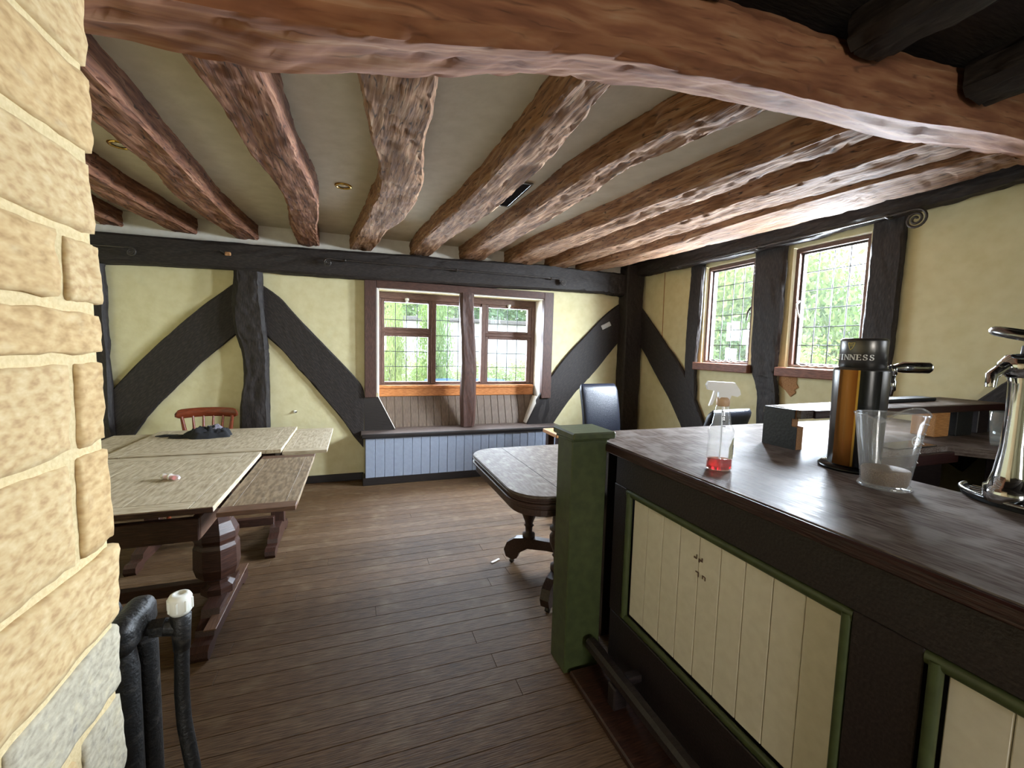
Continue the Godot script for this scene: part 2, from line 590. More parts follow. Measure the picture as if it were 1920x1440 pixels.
	M.table_dark = mottled([[0.0, rgb(36, 20, 15)], [0.6, rgb(62, 38, 29)], [1.0, rgb(84, 56, 44)]], Vector3(1.2, 12, 12), 0.4, 0.05, false, 80)
	M.table_worn = mottled([[0.0, rgb(74, 50, 36)], [1.0, rgb(116, 84, 62)]], Vector3(1.2, 12, 12), 0.5, 0.05, false, 81)
	var rt := mottled([[0.0, rgb(62, 50, 42)], [0.5, rgb(86, 75, 66)], [1.0, rgb(108, 98, 89)]], Vector3(5, 5, 1.0), 0.6, 0.0, false, 82)
	rt.metallic_specular = 0.35
	patches(rt, [[0.0, rgb(60, 46, 38, 0.5)], [0.4, rgb(80, 70, 60, 0.0)], [0.6, rgb(124, 116, 108, 0.0)], [1.0, rgb(136, 128, 120, 0.6)]], Vector3(1.6, 1.6, 1.6), 83, 0.016)
	M.round_top = rt
	M.table_edge = mottled([[0.0, rgb(40, 26, 21)], [1.0, rgb(78, 56, 48)]], Vector3(8, 8, 8), 0.4, 0.0, false, 84)
	M.leather = mottled([[0.0, rgb(15, 18, 28)], [1.0, rgb(28, 33, 48)]], Vector3(9, 9, 9), 0.36, 0.12, false, 85)
	M.cloth = mottled([[0.0, rgb(14, 14, 17)], [1.0, rgb(34, 34, 40)]], Vector3(30, 30, 30), 0.85, 0.3, false, 86)
	M.cloth_grey = plain(rgb(120, 116, 128), 0.8)

	# metals, plastics, glass
	M.iron = mottled([[0.0, rgb(52, 49, 47)], [1.0, rgb(92, 87, 83)]], Vector3(14, 14, 14), 0.38, 0.1, true, 87)
	M.iron.metallic = 0.6
	M.radiator = patches(mottled([[0.0, rgb(12, 12, 12)], [1.0, rgb(26, 25, 24)]], Vector3(8, 8, 8), 0.5, 0.1, true, 88), [[0.0, rgb(30, 28, 26, 0.0)], [0.62, rgb(80, 74, 68, 0.0)], [1.0, rgb(104, 98, 90, 0.7)]], Vector3(3, 3, 3), 89, 0.016, true)
	M.chrome = plain(rgb(205, 206, 208), 0.08, 1.0)
	M.steel = plain(rgb(150, 150, 150), 0.25, 1.0)
	M.brass = plain(rgb(196, 160, 82), 0.22, 1.0)
	M.font_grey = plain(rgb(98, 96, 94), 0.3, 0.8)
	M.font_black = plain(rgb(18, 18, 20), 0.2, 0.3)
	M.font_gold = plain(rgb(120, 78, 38), 0.22, 0.9)
	M.lead = plain(rgb(40, 42, 42), 0.55, 0.4)
	M.white_plastic = plain(rgb(232, 232, 222), 0.35)
	M.clear_plastic = plain(rgb(236, 240, 244, 0.13), 0.05)
	M.clear_plastic.transparency = BaseMaterial3D.TRANSPARENCY_ALPHA
	M.jug_plastic = plain(rgb(236, 240, 244, 0.12), 0.05)
	M.jug_plastic.transparency = BaseMaterial3D.TRANSPARENCY_ALPHA
	M.tumbler_glass = plain(rgb(230, 240, 236, 0.10), 0.03)
	M.tumbler_glass.transparency = BaseMaterial3D.TRANSPARENCY_ALPHA
	M.pane = plain(rgb(226, 236, 232, 0.04), 0.0)
	M.pane.transparency = BaseMaterial3D.TRANSPARENCY_ALPHA
	M.red_liquid = plain(rgb(226, 16, 24, 0.15), 0.05)
	M.red_liquid.refraction_enabled = true
	M.red_liquid.refraction_scale = 0.033
	M.sediment = mottled([[0.0, rgb(78, 58, 40)], [0.5, rgb(116, 92, 66)], [1.0, rgb(150, 126, 98)]], Vector3(26, 26, 26), 0.6, 0.2, false, 90)
	M.trigger = plain(rgb(232, 234, 238), 0.35)
	M.trigger_collar = plain(rgb(206, 172, 140), 0.4)
	M.bottle_label = mottled([[0.0, rgb(206, 208, 190)], [0.6, rgb(190, 188, 160)], [1.0, rgb(150, 140, 96)]], Vector3(12, 12, 12), 0.5, 0.0, false, 91)
	M.ink = plain(rgb(30, 34, 38), 0.5)
	M.print_white = plain(rgb(216, 216, 212), 0.4)
	M.print_gold = plain(rgb(196, 176, 90), 0.4)
	M.rubber = plain(rgb(16, 18, 24), 0.55)
	M.black_board = mottled([[0.0, rgb(24, 26, 27)], [1.0, rgb(40, 42, 42)]], Vector3(6, 6, 6), 0.5, 0.05, false, 92)
	M.scratch = plain(rgb(96, 74, 60), 0.8)
	M.stone_chip = mottled([[0.0, rgb(150, 104, 66)], [1.0, rgb(190, 146, 100)]], Vector3(8, 8, 8), 0.9, 0.3, true, 93)
	M.web = plain(rgb(190, 190, 186), 0.9)
	M.wrapper = plain(rgb(230, 224, 226, 0.45), 0.15)
	M.wrapper.transparency = BaseMaterial3D.TRANSPARENCY_ALPHA
	M.wrapper_pink = plain(rgb(206, 84, 96), 0.4)
	M.bulb = plain(rgb(226, 222, 206), 0.25)

	# outdoors
	M.leaf0 = leaf_material(rgb(104, 124, 70))
	M.leaf1 = leaf_material(rgb(136, 146, 84))
	M.leaf2 = leaf_material(rgb(96, 120, 80))
	M.leaf3 = leaf_material(rgb(164, 172, 130))
	M.bark = mottled([[0.0, rgb(52, 42, 34)], [1.0, rgb(92, 78, 64)]], Vector3(6, 2, 6), 0.95, 0.8, false, 96)
	M.ground = mottled([[0.0, rgb(120, 116, 100)], [1.0, rgb(160, 156, 140)]], Vector3(0.5, 0.5, 0.5), 0.95, 0.0, true, 97)
	M.render_white = mottled([[0.0, rgb(212, 210, 204)], [1.0, rgb(226, 224, 220)]], Vector3(0.5, 0.5, 0.5), 0.9, 0.0, true, 98)
	M.roof = plain(rgb(112, 104, 98), 0.9)
	M.blue = plain(rgb(34, 76, 170), 0.4)
	M.fence = mottled([[0.0, rgb(150, 146, 136)], [1.0, rgb(186, 182, 172)]], Vector3(2, 2, 2), 0.9, 0.0, true, 99)


func leaf_material(c: Color) -> StandardMaterial3D:
	var m := plain(c, 0.6)
	m.backlight_enabled = true
	m.backlight = Color(0.5, 0.6, 0.25)
	m.cull_mode = BaseMaterial3D.CULL_DISABLED
	return m


# ------------------------------------------------------------------ room shell
func cut_wall(called: String, lo: Vector3, hi: Vector3, holes: Array, mat: Material) -> void:
	var w := CSGBox3D.new()
	w.name = called
	w.size = hi - lo
	w.position = (lo + hi) * 0.5
	w.material = mat
	for h in holes:
		var c := CSGBox3D.new()
		c.name = "opening"
		c.operation = CSGShape3D.OPERATION_SUBTRACTION
		c.size = h[1] - h[0]
		c.position = (h[0] + h[1]) * 0.5 - w.position
		c.material = mat
		w.add_child(c, true)
	w.set_meta("kind", "structure")
	add_child(w)


func room_shell() -> void:
	# floor: boards along x, each a board of its own, on a dark subfloor
	var fl := structure("floor", box(6.2, 0.06, 8.6, 0.0), M.subfloor, Vector3(0.65, -0.056, -0.9))
	var z := -4.6
	var row := 0
	while z < 3.2:
		var wdt := 0.088 if row % 5 else 0.092
		var x := -2.25 - rng.randf() * 1.6
		if z > -2.9:
			x = -2.25 - rng.randf() * 1.9
		var far_part := z < 0.4
		while x < 3.33:
			var length: float = [1.9, 2.3, 2.7, 3.1, 3.5][rng.randi() % 5] if far_part else 6.0
			var x0 := maxf(x, -2.25)
			var x1 := minf(x + length, 3.33)
			if x1 - x0 > 0.05:
				var b := part(fl, "floor_board", box(x1 - x0 - 0.0012, 0.022, wdt - 0.0014, 0.0012), M["floor%d" % (rng.randi() % 4)], Vector3((x0 + x1) * 0.5, -0.011 + rng.randf_range(-0.0008, 0.0), z + wdt * 0.5) - fl.position)
				b.rotation.x = rng.randf_range(-0.006, 0.006)
			x += length
		z += wdt
		row += 1

	cut_wall("wall_back", Vector3(-2.45, 0, -4.95), Vector3(3.45, 2.75, -4.6), [[Vector3(0.206, 0.48, -4.86), Vector3(2.05, 1.965, -4.5)], [Vector3(0.206, 0.94, -5.1), Vector3(2.05, 1.965, -4.5)]], M.plaster)
	cut_wall("wall_right", Vector3(3.327, 0, -4.6), Vector3(3.45, 2.75, 3.3), [[Vector3(3.2, 1.30, -3.47), Vector3(3.7, 2.26, -2.90)], [Vector3(3.2, 1.30, -2.55), Vector3(3.7, 2.26, -1.99)], [Vector3(3.2, 1.05, 0.15), Vector3(3.7, 2.2, 1.75)]], M.plaster)
	structure("wall_left", box(0.2, 2.75, 7.9, 0.0), M.plaster, Vector3(-2.35, 1.375, -0.65))
	cut_wall("wall_front", Vector3(-2.35, 0, 3.1), Vector3(3.55, 2.75, 3.3), [[Vector3(-0.25, 0.9, 3.0), Vector3(0.85, 2.1, 3.4)]], M.plaster)
	structure("ceiling", box(6.1, 0.12, 3.40, 0.0), M.ceiling, Vector3(0.58, 2.52, -2.94))
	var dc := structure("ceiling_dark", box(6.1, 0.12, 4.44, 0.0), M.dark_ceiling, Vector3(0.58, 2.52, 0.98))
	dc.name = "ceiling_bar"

	structure("trim_2", box(5.5, 0.19, 0.012, 0.0), M.plaster_white, Vector3(0.5, 2.365, -4.594))
	var bb := structure("baseboard_back", box(2.3, 0.075, 0.02, 0.004), M.skirting, Vector3(-1.09, 0.0375, -4.59))
	bb.set_meta("kind", "structure")
	structure("baseboard_right", box(3.0, 0.075, 0.02, 0.004), M.skirting, Vector3(3.317, 0.0375, -3.1), Basis(Vector3.UP, PI / 2))


# ------------------------------------------------------------------ timber frame
func line3(pairs: Array, z: float) -> Array:
	return pairs.map(func(p): return Vector3(p[0], p[1], z))


func line_x(pairs: Array, x: float) -> Array:
	return pairs.map(func(p): return Vector3(x, p[1], p[0]))


func timber_frame() -> void:
	# joists: stations (z, left, right) of the underside
	var joists := [
		["red-brown ceiling joist nearest the left wall, mostly behind the stone", 2.335, [[-4.6, -1.98, -1.84], [-3.4, -2.02, -1.86], [-1.1, -2.05, -1.88]]],
		["thick reddish joist just left of the smaller ceiling light by the stone", 2.325, [[-4.6, -1.50, -1.31], [-3.6, -1.58, -1.40], [-2.6, -1.58, -1.40], [-1.1, -1.56, -1.36]]],
		["gnarled joist with dark knots, second from the stone pillar", 2.33, [[-4.6, -1.02, -0.84], [-3.7, -1.11, -0.90], [-2.9, -1.07, -0.88], [-2.0, -1.06, -0.87], [-1.1, -1.06, -0.86]]],
		["slim bent joist with long black cracks, left of the round ceiling light", 2.32, [[-4.6, -0.515, -0.335], [-3.9, -0.50, -0.30], [-3.2, -0.43, -0.235], [-2.5, -0.49, -0.27], [-1.8, -0.52, -0.295], [-1.13, -0.56, -0.32]]],
		["broad crooked joist with a pale orange side, in the middle of the ceiling", 2.325, [[-4.6, -0.06, 0.15], [-3.9, 0.02, 0.23], [-3.2, 0.09, 0.35], [-2.7, 0.13, 0.37], [-2.1, 0.06, 0.31], [-1.6, 0.0, 0.27], [-1.13, 0.0, 0.27]]],
		["rough joist just left of the ceiling vent", 2.325, [[-4.6, 0.515, 0.72], [-3.7, 0.57, 0.78], [-2.8, 0.665, 0.88], [-2.0, 0.70, 0.90], [-1.4, 0.72, 0.86], [-1.13, 0.72, 0.86]]],
		["wavy joist just right of the ceiling vent", 2.325, [[-4.6, 1.03, 1.27], [-3.6, 1.08, 1.30], [-2.6, 1.12, 1.34], [-2.0, 1.16, 1.32], [-1.5, 1.25, 1.43], [-1.13, 1.36, 1.53]]],
		["long straight joist with one bright splintered edge, fourth from the right wall", 2.325, [[-4.6, 1.54, 1.82], [-3.7, 1.59, 1.88], [-2.6, 1.72, 1.95], [-1.8, 1.81, 2.02], [-1.13, 1.91, 2.06]]],
		["dark sided joist, third from the right wall", 2.325, [[-4.6, 2.03, 2.25], [-3.4, 2.12, 2.34], [-2.4, 2.17, 2.44], [-1.7, 2.24, 2.52], [-1.13, 2.33, 2.59]]],
		["joist nearest the windows of the right wall", 2.32, [[-4.6, 2.43, 2.65], [-3.5, 2.53, 2.82], [-2.3, 2.53, 2.94], [-1.6, 2.58, 2.97], [-1.13, 2.68, 2.95]]],
	]
	for i in joists.size():
		var A := []
		var B := []
		for s in joists[i][2]:
			A.append(Vector3(s[1], joists[i][1], s[0]))
			B.append(Vector3(s[2], joists[i][1], s[0]))
		A.reverse()
		B.reverse()
		tag(timber(self, "ceiling_joist", M["joist%d" % (i % 4 + (4 if i < 4 else 0))], A, B, Vector3.UP, 0.15, 0.010, 0.006, 0.012, i * 1.37 + 0.4, 0.026), joists[i][0], "joist", "joists under the far ceiling")

	# joists on the bar side of the girder
	var near := [[0.02, 0.24, "dark joist over the camera side, above the aisle"], [0.72, 0.9, "dark joist over the bar front edge"], [1.36, 1.54, "dark joist meeting the girder at its lowest notch, over the bar"], [1.95, 2.12, "dark joist over the inner edge of the bar"], [2.5, 2.7, "dark joist over the back bar by the right wall"]]
	for i in near.size():
		tag(timber(self, "bar_joist", M["black%d" % (i % 3)], [Vector3(near[i][0], 2.30, 2.9), Vector3(near[i][0], 2.31, 1.0), Vector3(near[i][0], 2.30, -0.93)], [Vector3(near[i][1], 2.30, 2.9), Vector3(near[i][1], 2.31, 1.0), Vector3(near[i][1], 2.30, -0.93)], Vector3.UP, 0.12, 0.012, 0.005, 0.025, 30.0 + i), near[i][2], "joist", "joists over the bar")

	# the girder across the front
	var far_edge := [Vector3(-2.2, 1.96, -1.2), Vector3(-1.2, 1.98, -1.2), Vector3(-0.52, 2.0, -1.2), Vector3(0.04, 2.062, -1.2), Vector3(0.48, 2.162, -1.2), Vector3(1.05, 2.245, -1.2), Vector3(2.0, 2.285, -1.2), Vector3(2.7, 2.335, -1.2), Vector3(3.32, 2.34, -1.2)]
	var near_edge := [Vector3(-2.2, 1.95, -0.92), Vector3(-1.2, 1.96, -0.93), Vector3(-0.5, 1.985, -0.94), Vector3(0.05, 2.03, -0.95), Vector3(0.55, 2.11, -0.95), Vector3(1.05, 2.148, -0.95), Vector3(1.6, 2.177, -0.95), Vector3(2.39, 2.255, -0.95), Vector3(3.32, 2.27, -0.95)]
	tag(timber(self, "ceiling_girder", M.girder, far_edge, near_edge, Vector3.UP, 0.20, 0.013, 0.0035, 0.03, 3.3, 0.022), "massive red-brown girder crossing the ceiling above the bar", "beam")

	# rail along the back wall and plate along the right wall
	tag(timber(self, "rail_beam", M.black0, line3([[-2.25, 2.0], [-1.06, 2.03], [0.1, 2.037], [1.2, 2.05], [2.15, 2.07], [2.7, 2.075], [3.0, 2.06], [3.2, 2.05]], -4.47), line3([[-2.25, 2.25], [-1.0, 2.27], [0.16, 2.295], [1.2, 2.315], [1.9, 2.335], [2.5, 2.335], [3.0, 2.33], [3.2, 2.33]], -4.47), Vector3(0, 0, -1), 0.122, 0.008, 0.005, 0.02, 5.1), "long black rail beam running above the far window", "beam")
	tag(timber(self, "plate_beam", M.black1, line_x([[-4.6, 2.31], [-3.7, 2.285], [-2.6, 2.28], [-1.8, 2.30], [-1.2, 2.33]], 3.17), line_x([[-4.6, 2.47], [-3.7, 2.46], [-2.6, 2.455], [-1.8, 2.455], [-1.2, 2.46]], 3.17), Vector3(1, 0, 0), 0.148, 0.012, 0.006, 0.025, 6.3), "black plate beam along the top of the right wall", "beam")

	# posts and braces of the back wall
	tag(timber(self, "oak_post", M.black2, line3([[-1.035, 2.03], [-1.051, 1.75], [-1.035, 1.49], [-0.989, 1.3], [-0.978, 1.03], [-1.019, 0.77], [-1.02, 0.4], [-1.01, 0.0]], -4.49), line3([[-0.812, 2.03], [-0.81, 1.82], [-0.797, 1.63], [-0.784, 1.43], [-0.776, 1.23], [-0.775, 0.96], [-0.777, 0.5], [-0.78, 0.0]], -4.49), Vector3(0, 0, -1), 0.10, 0.008, 0.007, 0.03, 7.7), "crooked black oak post between the two big braces on the far wall", "post")
	tag(timber(self, "oak_post", M.black0, line3([[-2.25, 2.02], [-2.25, 0.0]], -4.52), line3([[-1.96, 2.02], [-1.95, 0.0]], -4.52), Vector3(0, 0, -1), 0.073, 0.008, 0.006, 0.02, 8.2), "black post in the far left corner behind the stone", "post")
	tag(timber(self, "oak_brace", M.black1, line3([[-0.95, 1.97], [-1.061, 1.903], [-1.331, 1.674], [-1.55, 1.45], [-1.764, 1.207], [-1.973, 0.946], [-2.15, 0.70]], -4.565), line3([[-0.95, 1.55], [-1.061, 1.441], [-1.324, 1.187], [-1.547, 0.929], [-1.678, 0.777], [-1.797, 0.602], [-1.9, 0.42]], -4.565), Vector3(0, 0, -1), 0.032, 0.006, 0.004, 0.012, 9.4), "wide black curved brace left of the crooked post, above the wooden chair", "brace", "braces of the far wall")
	tag(timber(self, "oak_brace", M.black2, line3([[-0.92, 1.98], [-0.825, 1.927], [-0.667, 1.805], [-0.499, 1.611], [-0.273, 1.355], [-0.036, 1.086], [0.06, 0.95], [0.07, 0.80]], -4.565), line3([[-0.92, 1.57], [-0.794, 1.443], [-0.652, 1.304], [-0.53, 1.14], [-0.406, 0.986], [-0.147, 0.65], [-0.039, 0.468], [0.06, 0.34]], -4.565), Vector3(0, 0, -1), 0.032, 0.006, 0.004, 0.012, 10.6), "wide black curved brace between the crooked post and the window seat", "brace", "braces of the far wall")
	tag(timber(self, "oak_brace", M.black0, line3([[3.12, 2.0], [3.051, 1.97], [2.869, 1.837], [2.58, 1.554], [2.319, 1.288], [2.135, 1.047], [2.06, 0.93], [1.98, 0.80]], -4.565), line3([[3.12, 1.56], [3.044, 1.473], [2.75, 1.142], [2.6, 0.985], [2.443, 0.821], [2.196, 0.497], [2.108, 0.379], [2.05, 0.29]], -4.565), Vector3(0, 0, -1), 0.032, 0.006, 0.004, 0.012, 11.9), "black brace rising from the window seat to the corner post", "brace", "braces of the far wall")
	# corner post and its brace on the right wall
	tag(timber(self, "corner_post", M.black1, [Vector3(3.05, 2.42, -4.42), Vector3(3.06, 1.4, -4.42), Vector3(3.06, 0.0, -4.42)], [Vector3(3.30, 2.42, -4.42), Vector3(3.30, 1.4, -4.42), Vector3(3.31, 0.0, -4.42)], Vector3(0, 0, -1), 0.17, 0.006, 0.005, 0.012, 12.4), "black post filling the far right corner of the room", "post")
	tag(timber(self, "oak_brace", M.black2, line_x([[-4.56, 2.02], [-4.462, 1.928], [-4.2, 1.70], [-3.945, 1.463], [-3.678, 1.198], [-3.45, 0.874], [-3.36, 0.72], [-3.28, 0.55]], 3.285), line_x([[-4.58, 1.6], [-4.489, 1.499], [-4.34, 1.36], [-4.195, 1.204], [-3.871, 0.871], [-3.664, 0.6], [-3.58, 0.47], [-3.5, 0.34]], 3.285), Vector3(1, 0, 0), 0.038, 0.006, 0.004, 0.012, 13.7), "black brace descending from the corner post along the right wall", "brace")
	# posts between the right-hand windows
	tag(timber(self, "window_post", M.black0, line_x([[-3.646, 2.31], [-3.66, 1.74], [-3.657, 1.23], [-3.617, 0.83], [-3.6, 0.0]], 3.285), line_x([[-3.47, 2.31], [-3.48, 1.74], [-3.50, 1.24], [-3.47, 0.85], [-3.45, 0.0]], 3.285), Vector3(1, 0, 0), 0.038, 0.006, 0.005, 0.012, 14.2), "narrow black post left of the two right-hand windows", "post", "posts beside the right-hand windows")
	tag(timber(self, "window_post", M.black2, line_x([[-2.885, 2.30], [-2.865, 1.7], [-2.842, 1.276], [-2.787, 1.138], [-2.758, 0.858], [-2.75, 0.0]], 3.28), line_x([[-2.57, 2.30], [-2.58, 1.69], [-2.591, 1.289], [-2.575, 1.156], [-2.553, 0.891], [-2.55, 0.0]], 3.28), Vector3(1, 0, 0), 0.042, 0.008, 0.006, 0.02, 15.8), "broad weathered black post between the two right-hand windows", "post", "posts beside the right-hand windows")
	tag(timber(self, "window_post", M.black1, line_x([[-1.965, 2.30], [-1.975, 1.6], [-1.98, 0.9], [-1.98, 0.0]], 3.28), line_x([[-1.768, 2.30], [-1.785, 1.5], [-1.79, 0.9], [-1.79, 0.0]], 3.28), Vector3(1, 0, 0), 0.042, 0.006, 0.005, 0.015, 16.1), "black post right of the two right-hand windows, behind the beer tower", "post", "posts beside the right-hand windows")
	tag(timber(self, "window_post", M.black0, line_x([[-1.115, 2.33], [-1.125, 1.5], [-1.13, 0.0]], 3.28), line_x([[-0.9, 2.33], [-0.91, 1.5], [-0.91, 0.0]], 3.28), Vector3(1, 0, 0), 0.042, 0.006, 0.005, 0.015, 17.1), "black post at the right edge of the view behind the chrome tap", "post", "posts beside the right-hand windows")
	tag(timber(self, "oak_brace", M.black2, line_x([[-1.08, 1.50], [-1.25, 1.30], [-1.42, 1.10], [-1.6, 0.88]], 3.285), line_x([[-1.08, 1.2], [-1.15, 1.08], [-1.25, 0.95], [-1.38, 0.75]], 3.285), Vector3(1, 0, 0), 0.038, 0.005, 0.004, 0.012, 18.1), "black brace low on the right wall behind the tumbler", "brace")


# ------------------------------------------------------------------ windows
# local axes of a light: x across, y up, z into the room
func leaded(parent: Node3D, x0: float, x1: float, y0: float, y1: float, xs: Array, ys: Array) -> void:
	var cx := [x0] + xs + [x1]
	var cy := [y0] + ys + [y1]
	for i in cx.size() - 1:
		for k in cy.size() - 1:
			var w: float = cx[i + 1] - cx[i]
			var h: float = cy[k + 1] - cy[k]
			var p := part(parent, "pane", box(snappedf(w, 0.002) - 0.001, snappedf(h, 0.002) - 0.001, 0.003, 0.0), M.pane, Vector3((cx[i] + cx[i + 1]) * 0.5, (cy[k] + cy[k + 1]) * 0.5, 0))
			p.rotation = Vector3(rng.randf_range(-0.006, 0.006), rng.randf_range(-0.006, 0.006), 0)
	for x in xs:
		part(parent, "lead_came", box(0.007, y1 - y0, 0.008, 0.002), M.lead, Vector3(x, (y0 + y1) * 0.5, 0))
	for y in ys:
		part(parent, "lead_came", box(x1 - x0, 0.007, 0.008, 0.002), M.lead, Vector3((x0 + x1) * 0.5, y, 0))


func bar_v(parent: Node3D, called: String, mat: Material, x0: float, x1: float, y0: float, y1: float, depth: float, z := 0.0) -> MeshInstance3D:
	# upright member: local x of the mesh runs up so the grain does too
	return part(parent, called, box(y1 - y0, x1 - x0, depth, 0.004), mat, Vector3((x0 + x1) * 0.5, (y0 + y1) * 0.5, z), Basis(Vector3(0, 0, 1), PI / 2))


func bar_h(parent: Node3D, called: String, mat: Material, x0: float, x1: float, y0: float, y1: float, depth: float, z := 0.0) -> MeshInstance3D:
	return part(parent, called, box(x1 - x0, y1 - y0, depth, 0.004), mat, Vector3((x0 + x1) * 0.5, (y0 + y1) * 0.5, z))


func evenly(a: float, b: float, n: int) -> Array:
	var o := []
	for i in range(1, n):
		o.append(lerpf(a, b, float(i) / n))
	return o


func windows() -> void:
	# far window, three lights
	var w := Node3D.new()
	w.name = "window_1"
	w.position = Vector3(0, 0, -4.87)
	w.set_meta("kind", "structure")
	add_child(w)
	var mw: Material = M.window_wood
	bar_h(w, "head", mw, 0.206, 2.05, 1.895, 1.965, 0.09)
	bar_h(w, "bottom_rail", mw, 0.206, 2.05, 0.94, 0.975, 0.09)
	bar_v(w, "jamb", mw, 0.206, 0.245, 0.975, 1.895, 0.09)
	bar_v(w, "jamb", mw, 1.995, 2.05, 0.975, 1.895, 0.09)
	bar_v(w, "mullion", mw, 0.785, 0.84, 0.975, 1.895, 0.09)
	bar_v(w, "mullion", mw, 1.365, 1.415, 0.975, 1.895, 0.09)
	for c in [[0.245, 0.785, 0.282, 0.752], [1.415, 1.995, 1.452, 1.945]]:
		bar_h(w, "transom", mw, c[0], c[1], 1.525, 1.56, 0.085)
		for s in [[0.975, 1.525, 0.997, 1.493], [1.56, 1.895, 1.592, 1.862]]:
			bar_v(w, "casement_stile", mw, c[0], c[2], s[0], s[1], 0.05, 0.012)
			bar_v(w, "casement_stile", mw, c[3], c[1], s[0], s[1], 0.05, 0.012)
			bar_h(w, "casement_rail", mw, c[2], c[3], s[0], s[2], 0.05, 0.012)
			bar_h(w, "casement_rail", mw, c[2], c[3], s[3], s[1], 0.05, 0.012)
			var low: bool = s[0] < 1.2
			leaded(w, c[2], c[3], s[2], s[3], evenly(c[2], c[3], 4), evenly(s[2], s[3], 3) if low else [1.592 + 0.082])
		part(w, "window_catch", catch_mesh(), M.white_plastic, Vector3((c[2] + c[3]) * 0.5 + 0.0, 1.885, 0.05))
		part(w, "window_stay", tube([Vector3(0, 0, 0), Vector3(0.05, 0.004, 0.006), Vector3(0.10, 0.0, 0.004)], 0.005, 6), M.sill_brown, Vector3((c[2] + c[3]) * 0.5 + 0.03, 1.885, 0.045))
	bar_h(w, "middle_rail", mw, 0.84, 1.365, 0.975, 0.997, 0.06)
	bar_h(w, "middle_rail", mw, 0.84, 1.365, 1.862, 1.895, 0.06)
	leaded(w, 0.84, 1.365, 0.997, 1.862, evenly(0.855, 1.345, 4), evenly(0.997, 1.862, 5))

	# casing on the room side of the far window
	var t := Node3D.new()
	t.name = "trim_1"
	t.position = Vector3(0, 0, -4.575)
	t.set_meta("kind", "structure")
	add_child(t)
	bar_v(t, "casing_board", M.brown_frame, 0.074, 0.187, 0.86, 2.045, 0.07)
	bar_v(t, "casing_board", M.brown_frame, 2.03, 2.147, 0.82, 2.045, 0.07)
	bar_h(t, "casing_head", M.brown_frame, 0.187, 2.03, 1.968, 2.045, 0.07)
	bar_v(t, "reveal_edge", M.plaster_white, 0.187, 0.206, 0.9, 1.968, 0.03)
	bar_h(t, "reveal_edge", M.plaster_white, 0.206, 2.03, 1.957, 1.968, 0.03)
	var rv := part(t, "reveal_plaster", box(0.012, 1.45, 0.22, 0.003), M.plaster_white, Vector3(2.045, 1.24, -0.15))
	rv.set_meta("label", "sunlit white plaster reveal")
	part(t, "reveal_plaster", box(0.012, 1.45, 0.22, 0.003), M.plaster_white, Vector3(0.211, 1.24, -0.15))

	tag(timber(self, "window_mullion_post", M.brown_frame, line3([[1.045, 1.975], [1.052, 1.69], [1.07, 1.40], [1.08, 1.11], [1.07, 0.87], [1.076, 0.52]], -4.525), line3([[1.194, 1.975], [1.2, 1.8], [1.222, 1.4], [1.235, 1.11], [1.235, 0.75], [1.222, 0.52]], -4.525), Vector3(0, 0, -1), 0.1, 0.006, 0.002, 0.025, 19.5), "rough brown upright timber standing on the seat in front of the far window", "post")

	# the two casements of the right wall and the larger one past the view
	side_window("window_2", -3.185, 0.555, 1.30, 2.255, 4, 6, true)
	side_window("window_3", -2.27, 0.545, 1.30, 2.255, 4, 6, false)
	side_window("window_4", 0.95, 1.60, 1.05, 2.2, 8, 6, true)
	side_window("window_5", 0.0, 1.10, 0.9, 2.1, 6, 6, true)
	var w5: Node3D = get_node("window_5")
	w5.position = Vector3(0.30, 0, 3.2)
	w5.rotation.y = PI

	# sills under the right-hand windows
	tag(part(self, "window_sill", box(0.66, 0.075, 0.10, 0.006), M.sill_brown, Vector3(3.295, 1.265, -3.17), Basis(Vector3.UP, PI / 2)), "brown wooden sill under the window nearer the far corner", "sill", "sills of the right-hand windows")
	tag(part(self, "window_sill", box(0.60, 0.075, 0.10, 0.006), M.sill_brown, Vector3(3.295, 1.262, -2.28), Basis(Vector3.UP, PI / 2)), "brown wooden sill under the window behind the beer tower", "sill", "sills of the right-hand windows")
	tag(part(self, "window_sill", box(1.80, 0.032, 0.05, 0.004), M.sill_pine, Vector3(1.12, 0.945, -4.80)), "thin orange pine ledge on the far window sill", "sill")
	tag(part(self, "sill_apron", box(1.81, 0.09, 0.03, 0.004), M.sill_pine, Vector3(1.12, 0.884, -4.805)), "orange knotty pine board under the far window", "board")


func catch_mesh() -> ArrayMesh:
	return lathe([Vector2(0, -0.03), Vector2(0.012, -0.028), Vector2(0.013, -0.004), Vector2(0.022, 0.0), Vector2(0.022, 0.022), Vector2(0, 0.026)], 10)


